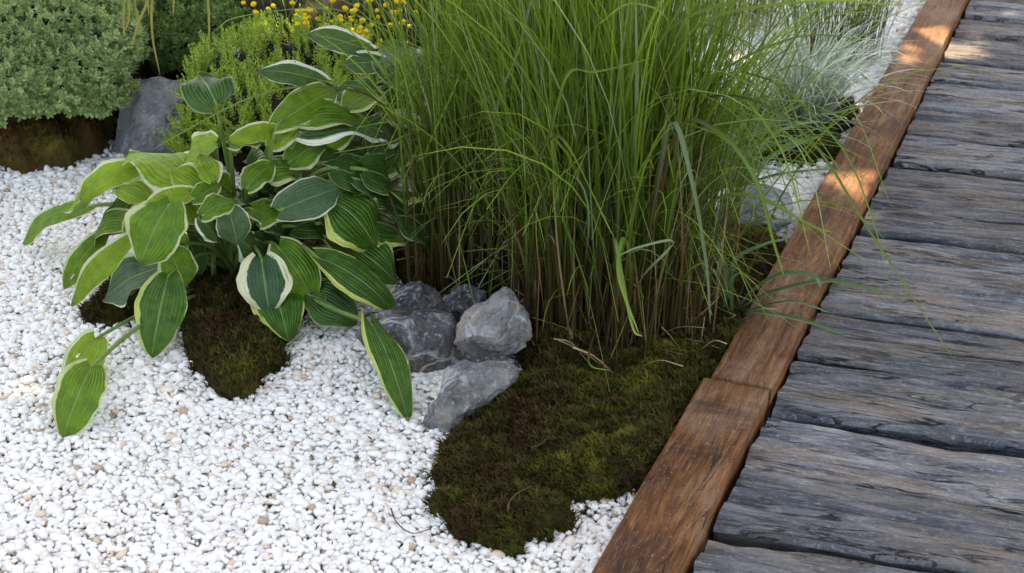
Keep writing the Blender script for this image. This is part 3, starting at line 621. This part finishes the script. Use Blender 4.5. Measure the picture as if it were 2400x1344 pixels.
LV2 = [((757, 192, .40), (604, 160, .42), 58, 'wh', -20, .14, .1), ((864, 118, .44), (720, 72, .46), 60, 'wh', -26, .08, .1),
 ((905, 150, .42), (798, 150, .41), 56, 'wh', -20, .1, .2), ((975, 200, .40), (890, 100, .44), 118, 'db', 0, .08, .15),
 ((865, 425, .24), (968, 340, .27), 72, 'md', 10, .1, .1), ((985, 298, .33), (902, 268, .34), 40, 'cv', 10, .06, .1),
 ((880, 225, .38), (780, 215, .38), 70, 'db', 0, .1, .1), ((900, 235, .36), (1000, 250, .33), 90, 'db', 0, .1, .1),
 ((870, 360, .28), (960, 300, .31), 90, 'db', 0, .1, .1), ((830, 330, .28), (760, 290, .30), 70, 'db', 0, .1, .1),
 ((930, 380, .22), (1010, 420, .16), 80, 'db', 0, .1, .1), ((860, 300, .34), (930, 330, .30), 70, 'wh', -10, .12, .1), ((820, 250, .38), (900, 220, .38), 60, 'md', -15, .12, .1)]
for i, (b, t, wpx, k, rl, ar, fo) in enumerate(LV2): leaf(hb, crown2, at(*b), at(*t), wpx, k, rl, ar, fo, seed=60+i)

# ------------------------------------------------------------------ grasses
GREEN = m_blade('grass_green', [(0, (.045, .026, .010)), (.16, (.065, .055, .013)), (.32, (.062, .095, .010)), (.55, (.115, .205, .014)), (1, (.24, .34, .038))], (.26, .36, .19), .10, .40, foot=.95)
DRY = m_blade('grass_dry', [(0, (.07, .034, .013)), (.5, (.24, .125, .048)), (1, (.46, .32, .16))], (.30, .22, .12), .3, .25)
SILV = m_blade('grass_silver', [(0, (.08, .10, .06)), (.3, (.27, .34, .24)), (1, (.54, .63, .50))], (.70, .75, .62), .25, .3, .4, .3)
STRAP = m_blade('strap_leaf', [(0, (.06, .12, .03)), (.4, (.10, .20, .07)), (1, (.15, .27, .11))], (.20, .33, .20), .25, .28, .4, .2)
YEL = m_blade('grass_yellowing', [(0, (.22, .30, .05)), (.5, (.34, .36, .06)), (1, (.50, .34, .08))], (.5, .24, .06), .25, .4)
def disc(c, rx, ry, n):
    a = rng.uniform(0, 2*np.pi, n); r = np.sqrt(rng.random(n)); return np.stack([c[0]+rx*r*np.cos(a), c[1]+ry*r*np.sin(a), np.full(n, c[2])], -1)
def grass(label, c, rx, ry, n, Lr, lean, tip, wd, mat, specials=(), dry=0, catg='grass clump', name='grass_clump', azb=None, azs=1.0, S=10, pw=(1.3, 2.6), tb=(1, 1), cross=0):
    root = thing(name, [c[0], c[1], 0], label, catg)
    nt_ = 16; tc = disc(c, rx*.95, ry*.95, nt_)
    def tuss(k, sg): q = tc[rng.integers(0, nt_, k)]+np.stack([rng.normal(0, sg, k), rng.normal(0, sg, k), np.zeros(k)], -1); return q
    b = tuss(n, .034) if cross else disc(c, rx, ry, n); out = np.arctan2(b[:, 1]-c[1], b[:, 0]-c[0])
    az = out+rng.normal(0, .8, n) if azb is None else np.where(rng.random(n) < azs, azb+rng.normal(0, .7, n), rng.uniform(0, 6.28, n))
    parts = [blades(b, az, rng.uniform(*Lr, n), np.abs(rng.normal(*lean, n)), tip[0]+(tip[1]-tip[0])*rng.beta(*tb, n), rng.uniform(*pw, n), rng.uniform(*wd, n), S, .5)]
    if cross:
        q = tuss(n, .035); parts.append(blades(q, rng.uniform(0, 6.28, n), rng.uniform(.3, .9, n), np.abs(rng.normal(.02, .08, n)), rng.uniform(.1, 1.2, n), np.full(n, 2.), rng.uniform(.002, .0042, n), 8, .6))
        q = disc(c, rx*1.1, ry*1.1, cross); q[:, 2] += rng.uniform(.0, .15, cross)
        parts.append(blades(q, rng.uniform(0, 6.28, cross), rng.uniform(.2, .6, cross), np.abs(rng.normal(.35, .25, cross)), rng.uniform(.9, 2.6, cross), rng.uniform(1., 2., cross), rng.uniform(.0018, .0045, cross), 10, .8))
        for _ in range(cross):            # bent and broken blades
            b0 = disc(c, rx, ry, 1)[0]; h = random.uniform(.12, .5); a0 = random.uniform(0, 6.28); l1 = random.uniform(.08, .3)
            k0 = b0+np.array([random.gauss(0, .03), random.gauss(0, .03), h]); dz = random.uniform(-.8, .25)
            k1 = k0+np.array([math.cos(a0), math.sin(a0), dz])*l1
            P = np.concatenate([spline([b0, b0*.5+k0*.5+np.array([random.gauss(0, .008), 0, 0]), k0], 9), spline([k0+(k1-k0)*.04, k0*.5+k1*.5+np.array([0, 0, .012]), k1], 8)])
            parts.append(ribbon(P, random.uniform(.002, .006)*np.linspace(1, .25, 17)))
    for s in specials: parts.append(s)
    V, Fq, U = cat(parts); mesh('green_blades', V, Fq, mat, root, None, U)
    if dry:
        b = tuss(dry, .05); nd = dry
        parts = [blades(b, rng.uniform(0, 6.28, nd), rng.uniform(.10, .50, nd), np.abs(rng.normal(.08, .16, nd)), np.abs(rng.normal(.3, .4, nd)), np.full(nd, 2.), rng.uniform(.0015, .005, nd), 7, .6)]
        for _ in range(dry//2):           # matted straw on the ground round the foot
            b0 = tuss(1, .075)[0]; b0[2] = random.uniform(.02, .05); a0 = random.uniform(0, 6.28); l1 = random.uniform(.03, .13)
            k1 = b0+np.array([math.cos(a0)*l1, math.sin(a0)*l1, random.uniform(-.01, .05)]); parts.append(ribbon(spline([b0, (b0+k1)/2+np.array([0, 0, random.uniform(0, .02)]), k1], 7), random.uniform(.001, .0035)))
        V, Fq, U = cat(parts); mesh('dry_stems', V, Fq, DRY, root, None, U)
    return root
def sp(pts, w0, w1=None, n=22):     # one blade through photograph points (x, y, ground distance)
    P = spline([aty(*p) for p in pts], n); t = np.linspace(0, 1, n); wd = w0*np.minimum(1, .5+2*t)*(1-t)**.5+.0004
    return ribbon(P, wd)
cA = at(1190, 640, .02); cB = at(1420, 735, .025); cC = at(1590, 690, .02)
spA = [sp([(1010, 640, 2.95), (1000, 420, 2.85), (1002, 350, 2.8), (1060, 220, 2.8), (1105, 100, 2.8)], .007),
       sp([(1090, 620, 2.9), (1085, 330, 2.8), (1104, 95, 2.75)], .009),
       sp([(1180, 640, 2.85), (1160, 300, 2.75), (1215, 120, 2.7), (1260, -60, 2.7)], .009),
       sp([(1010, 430, 2.9), (900, 250, 2.75), (760, 205, 2.7), (600, 225, 2.72), (430, 310, 2.78), (360, 350, 2.8)], .006),
       sp([(1050, 500, 2.9), (980, 250, 2.8), (900, 195, 2.8), (860, 205, 2.85)], .005),
       sp([(1060, 560, 2.9), (1000, 240, 2.8), (905, 0, 2.9)], .004), sp([(1100, 500, 2.95), (1010, 100, 3.0), (900, 60, 3.1), (760, 20, 3.2), (560, 40, 3.3), (500, 75, 3.3)], .004),
       sp([(1120, 560, 2.9), (1000, 330, 2.75), (900, 340, 2.7), (780, 360, 2.7)], .004)]
wisps = []
for k in range(20):                       # fine arching wisps over the silver tuft and the edging
    x0, y0 = random.uniform(1480, 1640), random.uniform(650, 760); xp, yp = random.uniform(1600, 1850), random.uniform(20, 330)
    xt, yt = xp+random.uniform(90, 260), yp+random.uniform(40, 330); Yt = random.uniform(2.45, 2.75)
    wisps.append(sp([(x0, y0, 2.8), (x0*.55+xp*.45, y0*.35+yp*.65, 2.72), (xp, yp, Yt+.05), (xp*.4+xt*.6, yp*.75+yt*.25, Yt), (xt, yt, Yt-.05)], random.uniform(.0022, .0045)))
for k in range(10):                       # and a few to the hosta's side
    x0, y0 = random.uniform(1020, 1120), random.uniform(560, 640); xp, yp = random.uniform(930, 1010), random.uniform(60, 380)
    xt, yt = xp-random.uniform(40, 150), yp+random.uniform(-40, 200)
    spA.append(sp([(x0, y0, 2.9), (x0*.5+xp*.5, y0*.4+yp*.6, 2.86), (xp, yp, 2.82), (xt, yt, 2.8)], random.uniform(.002, .004)))
spB = wisps+[sp([(1190, 590, 2.6), (1240, 430, 2.5), (1285, 330, 2.45), (1310, 240, 2.42), (1338, 168, 2.4), (1400, 170, 2.45), (1535, 135, 2.5)], .010),
       sp([(1285, 330, 2.45), (1310, 322, 2.45), (1340, 360, 2.45), (1400, 480, 2.5), (1440, 560, 2.5)], .007),
       sp([(1440, 790, 2.7), (1440, 420, 2.6), (1490, 150, 2.5), (1560, -20, 2.5)], .011), sp([(1460, 780, 2.7), (1490, 300, 2.55), (1490, -20, 2.5)], .009),
       sp([(1480, 780, 2.65), (1530, 500, 2.5), (1575, 290, 2.45), (1620, 420, 2.4), (1655, 620, 2.4), (1665, 760, 2.4)], .011),
       sp([(1500, 760, 2.65), (1580, 330, 2.5), (1680, 310, 2.45), (1770, 420, 2.4), (1810, 560, 2.4), (1838, 650, 2.4)], .011),
       sp([(1500, 770, 2.7), (1610, 300, 2.6), (1740, 230, 2.5), (1900, 330, 2.45), (2030, 530, 2.4), (2140, 700, 2.35), (2240, 850, 2.3)], .007),
       sp([(1520, 740, 2.7), (1640, 250, 2.65), (1780, 180, 2.6), (1960, 330, 2.5), (2040, 500, 2.45), (2090, 690, 2.4)], .005),
       sp([(1470, 760, 2.7), (1480, 640, 2.45), (1462, 560, 2.4), (1450, 650, 2.35), (1500, 790, 2.3)], .010),
       sp([(1460, 760, 2.6), (1440, 560, 2.4), (1480, 760, 2.35), (1505, 790, 2.35)], .007),
       sp([(1400, 720, 2.7), (1480, 300, 2.6), (1560, 80, 2.55), (1740, 0, 2.5), (1900, -40, 2.5)], .014), sp([(1420, 720, 2.7), (1520, 260, 2.6), (1640, 60, 2.55), (1900, 5, 2.5), (2130, 15, 2.45)], .010),
       sp([(1450, 760, 2.7), (1520, 430, 2.6), (1640, 210, 2.55), (1860, 90, 2.6), (2040, 95, 2.6)], .008),
       sp([(1430, 800, 2.6), (1500, 660, 2.45), (1580, 570, 2.4), (1500, 580, 2.35), (1450, 600, 2.35)], .008),
       sp([(1400, 760, 2.6), (1380, 850, 2.4), (1430, 870, 2.4)], .004), sp([(1560, 740, 2.7), (1650, 500, 2.55), (1760, 460, 2.5), (1900, 530, 2.45), (1950, 545, 2.4)], .010),
       sp([(1560, 760, 2.7), (1640, 300, 2.65), (1700, 200, 2.6), (1830, 350, 2.5), (1900, 600, 2.45)], .007), sp([(1500, 700, 2.7), (1560, 240, 2.6), (1570, 60, 2.55), (1480, 10, 2.5), (1400, 60, 2.5)], .008)]
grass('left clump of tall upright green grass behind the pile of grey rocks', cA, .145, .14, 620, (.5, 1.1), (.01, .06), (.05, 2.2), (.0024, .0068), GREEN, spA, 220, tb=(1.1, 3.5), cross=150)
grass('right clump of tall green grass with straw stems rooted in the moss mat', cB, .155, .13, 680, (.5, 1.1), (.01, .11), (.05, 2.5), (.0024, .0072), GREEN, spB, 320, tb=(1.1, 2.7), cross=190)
grass('thin arching green grass leaning over the timber edging from the tall clumps', cC, .09, .11, 130, (.40, .85), (.12, .14), (.5, 2.4), (.0022, .0048), GREEN, (), 30, azb=-.1, azs=.6, cross=30)
cS = at(1880, 285, .06)
grass('low silver-blue grass tuft arching over the moss pad by the edging', cS, .045, .045, 400, (.20, .34), (.30, .38), (1.3, 2.7), (.003, .0052), SILV, S=9, catg='grass tuft', name='grass_tuft')
grass('fine upright green grass tuft behind the silver tuft', at(1955, 145, .0), .13, .07, 340, (.22, .46), (.12, .16), (.4, 1.8), (.0018, .0034), GREEN, S=8, catg='grass tuft', name='grass_tuft')
grass('fine green grass tuft at the top edge on the far white gravel', at(1720, 60, .0), .14, .12, 260, (.22, .5), (.12, .16), (.4, 1.8), (.0018, .0036), GREEN, S=8, catg='grass tuft', name='grass_tuft')

def strap(label, c, specs, n, Lr, wd):
    root = thing('strap_leaf_plant', [c[0], c[1], 0], label, 'strap-leaf plant')
    for s in specs: V, Fq, U = s; mesh('leaf', V, Fq, STRAP, root, None, U)
    b = disc(c, .04, .04, n)
    V, Fq, U = blades(b, rng.uniform(0, 6.28, n), rng.uniform(*Lr, n), np.abs(rng.normal(.35, .25, n)), rng.uniform(1.2, 2.3, n), rng.uniform(1., 2., n), rng.uniform(*wd, n), 9, .4)
    mesh('foliage', V, Fq, STRAP, root, None, U)
strap('broad green strap leaves reaching across the brown timber edging', at(1720, 745, .02),
      [sp([(1715, 745, 2.72), (1760, 690, 2.66), (1830, 645, 2.6), (1905, 648, 2.56), (1925, 675, 2.54)], .018),
       sp([(1720, 735, 2.72), (1800, 690, 2.64), (1930, 660, 2.56), (2030, 675, 2.5), (2120, 705, 2.46)], .013),
       sp([(1725, 742, 2.72), (1790, 735, 2.62), (1890, 755, 2.52), (1980, 788, 2.46)], .014),
       sp([(1720, 740, 2.72), (1850, 708, 2.62), (1950, 735, 2.52)], .009), sp([(1715, 740, 2.7), (1660, 640, 2.62), (1640, 610, 2.6)], .012),
       sp([(1715, 740, 2.7), (1720, 620, 2.7), (1790, 575, 2.7), (1850, 560, 2.72)], .012), sp([(1720, 735, 2.72), (1680, 560, 2.75), (1630, 480, 2.8)], .010)], 8, (.15, .28), (.007, .011))
strap('dark green strap leaves in front of the moss pad and pale blue rock', at(1740, 440, .0),
      [sp([(1730, 440, 3.3), (1800, 375, 3.22), (1880, 335, 3.2), (1930, 320, 3.2)], .016), sp([(1730, 440, 3.3), (1830, 410, 3.2), (1960, 395, 3.15)], .013),
       sp([(1735, 430, 3.3), (1740, 330, 3.3), (1800, 300, 3.3), (1880, 290, 3.3)], .014), sp([(1720, 440, 3.3), (1680, 350, 3.3), (1620, 330, 3.3)], .013),
       sp([(1740, 440, 3.3), (1800, 440, 3.15), (1850, 500, 3.05)], .012)], 52, (.18, .36), (.007, .013))
ag = thing('arching_grass', [-.9, 4.3, 0], 'long yellowing grass blades hanging in front of the cushion shrubs', 'grass')
hang = [[(340, -420, 4.2), (318, -80, 3.75), (316, 10, 3.65), (326, 50, 3.62), (324, 78, 3.6)], [(330, -420, 4.2), (352, -60, 3.65), (322, 60, 3.55), (310, 110, 3.52)],
        [(300, -420, 4.2), (300, -60, 3.7), (302, 40, 3.6), (292, 75, 3.58)], [(300, -420, 4.2), (292, -60, 3.7), (290, 40, 3.6), (290, 85, 3.58)],
        [(420, -420, 4.2), (478, -60, 3.7), (490, 60, 3.6), (482, 155, 3.55)], [(400, -420, 4.2), (362, -60, 3.7), (356, 70, 3.6), (375, 178, 3.55)],
        [(380, -420, 4.2), (405, -60, 3.7), (406, 36, 3.62)], [(240, -420, 4.2), (108, -60, 3.7), (125, 30, 3.62), (124, 80, 3.6)], [(360, -420, 4.2), (346, -60, 3.7), (349, 38, 3.62)]]
for h in hang:
    h = [tuple(at(330, 40, 0) if False else q) for q in h]
    V, Fq, U = sp(h, .008, n=26); mesh('blade', V, Fq, YEL, ag, None, U)
b = disc(np.array([-.9, 4.35, 0]), .06, .06, 60)
P0 = [aty(h[0][0], h[0][1], h[0][2]) for h in hang]
for q in P0:
    V, Fq, U = ribbon(spline([[-.9+random.uniform(-.05, .05), 4.3, 0], [-.9, 4.28, q[2]*.6], q], 10), .006); mesh('blade', V, Fq, YEL, ag, None, U)

# ------------------------------------------------------------------ shrubs
HEBE = m_leaflet('cushion_leaves', (.17, .28, .10), (.33, .46, .17), (.58, .68, .34), .32)
HEBE2 = m_leaflet('cushion_leaves_dark', (.08, .16, .035), (.17, .28, .07), (.30, .42, .14))
HEATH = m_leaflet('heather_leaves', (.15, .27, .022), (.29, .43, .04), (.50, .60, .14))
FERNY = m_leaflet('ferny_leaves', (.035, .06, .015), (.07, .11, .025), (.12, .16, .04))
TWIG = m_plain('twigs', (.010, .009, .005), (.03, .024, .012), 60, .9)
YFL = m_plain('yellow_flower', (.75, .42, .01), (.90, .62, .02), 300, .7)
def lumps_pts(lumps, n, rmin=.86, rmax=1.05, bottom=-.35):
    """points and outward normals over a heap of lumps, lumpier at a finer scale"""
    A = np.array([r[0]*r[1]+r[0]*r[2] for _, r in lumps]); A = A/A.sum(); P, N = [], []
    for (c, r), a in zip(lumps, A):
        k = int(n*a); d = nrm(rng.normal(size=(k, 3))); d = d[d[:, 2] > bottom]
        f = rng.uniform(rmin, rmax, len(d))*(.66+.72*fbm(d[:, 0]*r[0]*24+c[0]*9+7, (d[:, 1]+d[:, 2]*.8)*r[1]*24+c[1]*9+7, 5, 2))
        P.append(c+d*r*f[:, None]); N.append(nrm(d/r))
    P, N = np.concatenate(P), np.concatenate(N); k = np.ones(len(P), bool)
    for c, r in lumps: k &= (((P-c)/r)**2).sum(1) > .62
    k &= P[:, 2] > .02
    return P[k], N[k]
def frames(N):
    a = nrm(np.cross(N, np.array([.31, .22, .9]))); return a, np.cross(N, a)
def leaflets(P, D, S, ln, wd, curl=.2):
    """one small leaf per point: base P, direction D, side S; six corners"""
    Nn = np.cross(S, D); l, w_ = ln[:, None], wd[:, None]
    V = np.stack([P, P+D*l*.4-S*w_*.5+Nn*w_*.18, P+D*l*.75-S*w_*.42+Nn*l*curl*.25, P+D*l+Nn*l*curl, P+D*l*.75+S*w_*.42+Nn*l*curl*.25, P+D*l*.4+S*w_*.5+Nn*w_*.18], 1)
    n = len(P); Mq = P+D*l*.55-Nn*w_*.06
    k = np.arange(n)[:, None]*6
    return V.reshape(-1, 3), np.concatenate([k+np.array([[0, 1, 2, 3]]), k+np.array([[0, 3, 4, 5]])], 0)
def rosettes(lumps, n, ln, mat, root, tiers=((.15, 5), (.55, 6), (.95, 6), (1.35, 5)), ratio=.5):
    P, N = lumps_pts(lumps, n); N = nrm(N*.65+np.array([0, -.1, .55])+rng.normal(0, .25, N.shape)); A, B = frames(N); parts = []
    s = rng.uniform(.75, 1.25, len(P))
    for lv, (el, m) in enumerate(tiers):
        for q in range(m):
            az = 6.283*(q/m)+lv*.5+rng.uniform(-.25, .25, len(P)); e = el+rng.normal(0, .12, len(P))
            H = A*np.cos(az)[:, None]+B*np.sin(az)[:, None]
            D = H*np.sin(e)[:, None]+N*np.cos(e)[:, None]; S = np.cross(N, H)
            l = ln*s*(.7+.12*lv)*rng.uniform(.8, 1.2, len(P))
            parts.append(leaflets(P-N*(.006*lv+.002), D, S, l, l*ratio, .12))
    V, Fq, _ = cat(parts); mesh('foliage', V, Fq, mat, root)
def sprigs(lumps, n, mat, root, nodes=11, slen=.085, ln=.0135, ratio=.26):
    P, N = lumps_pts(lumps, n, .7, .95); N = nrm(N*.5+np.array([0, -.05, .75])+rng.normal(0, .22, N.shape)); A, B = frames(N); parts = []
    sl = slen*rng.uniform(.6, 1.25, len(P))
    for k in range(nodes):
        f = k/(nodes-1); pos = P+N*(sl*(f-.45))[:, None]
        for q in range(4):
            az = 6.283*q/4+k*.78+rng.uniform(-.3, .3, len(P)); e = 1.0-.75*f**2+rng.normal(0, .12, len(P))
            H = A*np.cos(az)[:, None]+B*np.sin(az)[:, None]; D = H*np.sin(e)[:, None]+N*np.cos(e)[:, None]
            l = ln*rng.uniform(.7, 1.25, len(P))*(1-.35*f); parts.append(leaflets(pos, D, np.cross(N, H), l, l*ratio, .05))
    V, Fq, _ = cat(parts); mesh('foliage', V, Fq, mat, root)
def core(lumps, root, f=.66):
    T = bmesh.new(); bmesh.ops.create_icosphere(T, subdivisions=3, radius=1); V0 = np.array([v.co[:] for v in T.verts]); F0 = np.array([[v.index for v in q.verts] for q in T.faces]); T.free()
    V, Fq, _ = cat([(c+V0*r*f*(.85+.3*vnoise(V0[:, 0:1]*6, V0[:, 1:2]*6+V0[:, 2:3]*5, 3)), F0) for c, r in lumps])
    mesh('branches', V, Fq, TWIG, root)
def LP(*ls): return [(at(px, py, z), np.array([a, b, c])) for px, py, z, a, b, c in ls]
L1 = LP((275, 70, .20, .10, .10, .11), (305, 20, .22, .12, .12, .11), (255, 140, .18, .07, .08, .09), (130, 190, .19, .17, .15, .10), (-10, 200, .19, .18, .15, .10), (60, 130, .23, .13, .13, .10), (190, 125, .22, .10, .11, .10), (215, 195, .19, .09, .11, .10), (245, 105, .22, .10, .13, .11), (110, 85, .25, .22, .18, .13), (-60, 90, .25, .22, .2, .13), (210, 20, .24, .13, .14, .12), (60, -20, .27, .25, .2, .13), (-150, 160, .2, .2, .2, .14), (300, -30, .24, .12, .12, .11), (170, 215, .18, .11, .09, .08), (30, 225, .18, .11, .09, .08))
r1 = thing('cushion_shrub', [L1[0][0][0], L1[0][0][1], 0], 'broad mounded grey-green shrub of tiny rosettes on the moss bank', 'shrub')
rosettes(L1, 19000, .0118, HEBE, r1); core(L1, r1)
L2 = LP((405, 70, .17, .08, .1, .11), (430, 115, .15, .085, .1, .11), (520, 105, .15, .11, .12, .11), (600, 110, .13, .09, .1, .10), (450, 35, .18, .12, .14, .12), (570, 25, .17, .15, .15, .11), (500, -40, .2, .2, .18, .12), (400, -10, .2, .1, .12, .12), (400, 150, .10, .05, .06, .07))
r2 = thing('cushion_shrub', [L2[1][0][0], L2[1][0][1], 0], 'darker grey-green cushion shrub behind the boulder and bright heather', 'shrub')
rosettes(L2, 9000, .0112, HEBE2, r2); core(L2, r2)
L3 = LP((468, 275, .12, .065, .1, .10), (530, 280, .12, .10, .1, .10), (468, 330, .07, .07, .08, .06), (560, 195, .17, .12, .12, .12), (640, 170, .17, .13, .12, .12), (740, 160, .17, .12, .12, .12), (600, 280, .14, .13, .1, .11), (800, 175, .15, .1, .1, .11), (520, 230, .15, .10, .1, .10), (700, 240, .14, .14, .12, .1))
r3 = thing('heather_shrub', [L3[4][0][0], L3[4][0][1], 0], 'bright yellow-green heather of upright needle sprigs behind the big hosta', 'shrub')
sprigs(L3, 5600, HEATH, r3, 9, .062, .0125, .3); core(L3, r3, .62)
# whitish flower spikes on the heather
SPK = m_leaflet('heather_spikes', (.30, .36, .2), (.42, .48, .3), (.55, .58, .42))
for px, py, z in ((558, 165, .22), (587, 190, .2), (615, 205, .2), (600, 225, .18), (573, 205, .2)):
    n = 60; c = at(px, py, z); t = rng.random(n); az = rng.uniform(0, 6.28, n)
    P = c+np.stack([np.cos(az)*.005*(1-t*.6), np.sin(az)*.005*(1-t*.6), (t-.4)*.085], -1); D = nrm(np.stack([np.cos(az), np.sin(az), .6+0*t], -1))
    V, Fq = leaflets(P, D, nrm(np.cross(D, [0, 0, 1.])), np.full(n, .007), np.full(n, .004)); mesh('flower_spike', V, Fq, SPK, r3)
# yellow button flowers
FL = [(570, 7), (594, 10), (685, 7), (628, 21), (696, 26), (695, 37), (710, 25), (722, 23), (728, 24), (715, 35), (715, 44), (724, 41), (717, 54), (719, 61), (698, 57), (765, 20), (780, 1), (809, 20), (836, 14), (825, 27), (832, 24), (779, 51), (766, 60), (797, 40), (800, 48), (820, 42), (824, 48), (810, 59), (822, 72), (819, 82), (843, 66), (841, 75), (858, 73), (850, 85), (845, 84), (861, 90), (890, 97), (882, 110), (887, 106), (870, 0), (865, 2), (886, 40), (915, 59), (918, 29), (929, 29), (938, 24), (935, 57), (946, 50), (941, 54), (952, 100), (935, 100), (945, 3), (950, 8), (930, 4), (884, 25), (640, 14), (660, -8), (740, -6), (745, 45), (905, 12), (960, 62), (975, 30), (850, 48), (870, 60), (790, 70), (600, 30)]
fl = thing('yellow_flower_plant', at(790, 110, 0), 'fine-stemmed plant with small yellow button flowers at the top edge', 'flowers')
Lf = LP((600, 60, .16, .12, .12, .13), (700, 70, .16, .14, .14, .14), (800, 60, .17, .14, .14, .14), (900, 70, .17, .14, .14, .14), (680, -20, .2, .2, .15, .15), (880, -20, .2, .2, .15, .15), (980, 40, .18, .14, .14, .14))
sprigs(Lf, 900, FERNY, fl, 9, .15, .012, .14); core(Lf, fl, .6)
T = bmesh.new(); bmesh.ops.create_icosphere(T, subdivisions=2, radius=1)
hv = np.array([v.co[:] for v in T.verts])*[.0060, .0060, .0050]; hv *= (1+.12*(np.arange(len(hv)) % 3 == 0))[:, None]; hf = np.array([[v.index for v in q.verts] for q in T.faces]); T.free()
proto = None; stm = []
for px, py in FL:
    P = aty(px, py, 3.72+random.uniform(-.12, .08)); b = np.array([P[0]+random.uniform(-.08, .08), P[1]+.10+random.uniform(-.05, .1), .08])
    stm.append(ribbon(spline([b, b*.45+P*.55+np.array([random.uniform(-.02, .02), 0, .02]), P], 8), .0022))
    if proto is None: proto = mesh('flower_head', hv+P, hf, YFL, fl, P)
    else: o = proto.copy(); place(o, fl, P); o.scale = [random.uniform(.75, 1.25)]*3; o.rotation_euler = (random.uniform(-.5, .5), random.uniform(-.5, .5), random.uniform(0, 6))
b = disc(at(780, 100, .1), .4, .2, 260)
stm.append(blades(b, rng.uniform(0, 6.28, 260), rng.uniform(.18, .42, 260), np.abs(rng.normal(.2, .2, 260)), rng.uniform(.3, 1.3, 260), np.full(260, 1.5), np.full(260, .002), 8))
V, Fq, U = cat(stm); mesh('stems', V, Fq, GREEN, fl, None, U)

# ------------------------------------------------------------------ fallen twigs
TW = m_plain('dry_twig', (.05, .025, .012), (.13, .07, .035), 90, .8)
for lab, pts, rd in (('thin dark twig lying on the gravel left of the moss mat', [(916, 1192, .012), (930, 1225, .014), (965, 1250, .014), (1010, 1240, .016)], .0013),
                     ('bent bare twig lying on the front of the moss mat', [(1190, 1200, .045), (1195, 1175, .05), (1215, 1155, .05), (1245, 1140, .046)], .0016),
                     ('pale straight twig lying across the moss mat', [(1245, 1050, .045), (1275, 1035, .048), (1303, 990, .046)], .0015),
                     ('long brown twig resting across the dark rocks', [(870, 752, .10), (950, 728, .115), (1050, 700, .13)], .0018)):
    P = spline([at(*p) for p in pts], 16); V, Fq, U = tube(P, np.linspace(rd, rd*.5, 16), 6); tag(mesh('twig', V, Fq, TW, None, P[0]), lab, 'twig')

n = 170; px = rng.uniform(-50, 1450, n); py = rng.uniform(430, 1340, n); V, k = [], 0
for a, b in zip(px, py):
    P = at(a, b, .0); 
    if inpoly(pF, P[0], P[1]) or P[0] > eX(P[1])-.03: continue
    P[2] = random.uniform(.008, .013); az = random.uniform(0, 6.28); l = random.uniform(.003, .010); d = np.array([math.cos(az), math.sin(az), random.uniform(-.2, .3)])*l; q = np.array([-d[1], d[0], 0])*random.uniform(.1, .4)
    V += [P-d-q*.3, P+q, P+d+q*.2, P-q+[0, 0, .002]]
V = np.array(V); tag(mesh('leaf_litter', V, np.arange(len(V)).reshape(-1, 4), TW, None, [-.4, 2.4, 0], smooth=False), 'scattered brown plant bits lying on the front white gravel', 'litter', None, 'stuff')

# ------------------------------------------------------------------ unseen tree added to shade the bed, gaps cut for sun flecks
TREEL = m_leaflet('tree_leaves', (.03, .07, .015), (.05, .10, .02), (.08, .14, .03), .2)
BARK = m_plain('bark', (.05, .035, .025), (.12, .09, .065), 30, .9)
def crown_tree():
    foot = np.array([1.5, 6.6, -.05]); ctr = np.array([.1, 2.9, 0])+SUN_DIR*5.4; n = 64000
    A, B = frames(SUN_DIR[None]); A, B = A[0], B[0]
    a = rng.uniform(-1, 1, (n*2, 2)); a = a[(a**2).sum(1) < .7+.5*vnoise(a[:, 0]*4, a[:, 1]*4, 3)][:n]; n = len(a)
    P = ctr+A*a[:, :1]*3.45+B*a[:, 1:]*3.45+SUN_DIR*(rng.normal(0, .5, (n, 1))*(1.15-(a**2).sum(1))[:, None])
    k = np.ones(n, bool)
    for (x, y, r) in ((2172, 80, .022), (2140, 108, .018), (2128, 148, .022), (2066, 205, .014), (1985, 430, .03), (2258, 98, .03), (395, 465, .035), (585, 300, .04), (780, 262, .035),
                      (940, 285, .04), (1970, 235, .04), (1690, 110, .06), (430, 520, .03), (1200, 40, .05), (1420, 90, .05), (1060, 150, .05), (700, 215, .03), (1560, 190, .05), (690, 560, .02)):
        q = at(x, y, .04); v = P-q; k &= np.linalg.norm(v-(v@SUN_DIR)[:, None]*SUN_DIR, axis=1) > r+.045
    P = P[k]; n = len(P); N = nrm(rng.normal(size=(n, 3))+SUN_DIR*1.2); D, S = frames(N)
    V, Fq = leaflets(P-D*.06, D, S, np.full(n, .13), np.full(n, .07))
    t = thing('added_shade_tree', foot, 'unseen leafy tree added beyond the far edge of the bed to shade everything below', 'tree'); mesh('crown', V, Fq, TREEL, t)
    parts = []; top = ctr+np.array([.1, .5, .2])
    parts.append(tube(spline([foot, foot+[.03, -.05, 1.2], foot*.45+top*.55, top], 20), np.linspace(.13, .04, 20), 12)[:2])
    for _ in range(16):
        f = random.uniform(.45, .95); b0 = foot*(1-f)+top*f; e = P[random.randrange(n)]
        parts.append(tube(spline([b0, (b0+e)/2+np.array([0, 0, .15]), e], 12), np.linspace(.035, .006, 12), 7)[:2])
    V, Fq, _ = cat(parts); mesh('trunk', V, Fq, BARK, t)
crown_tree()
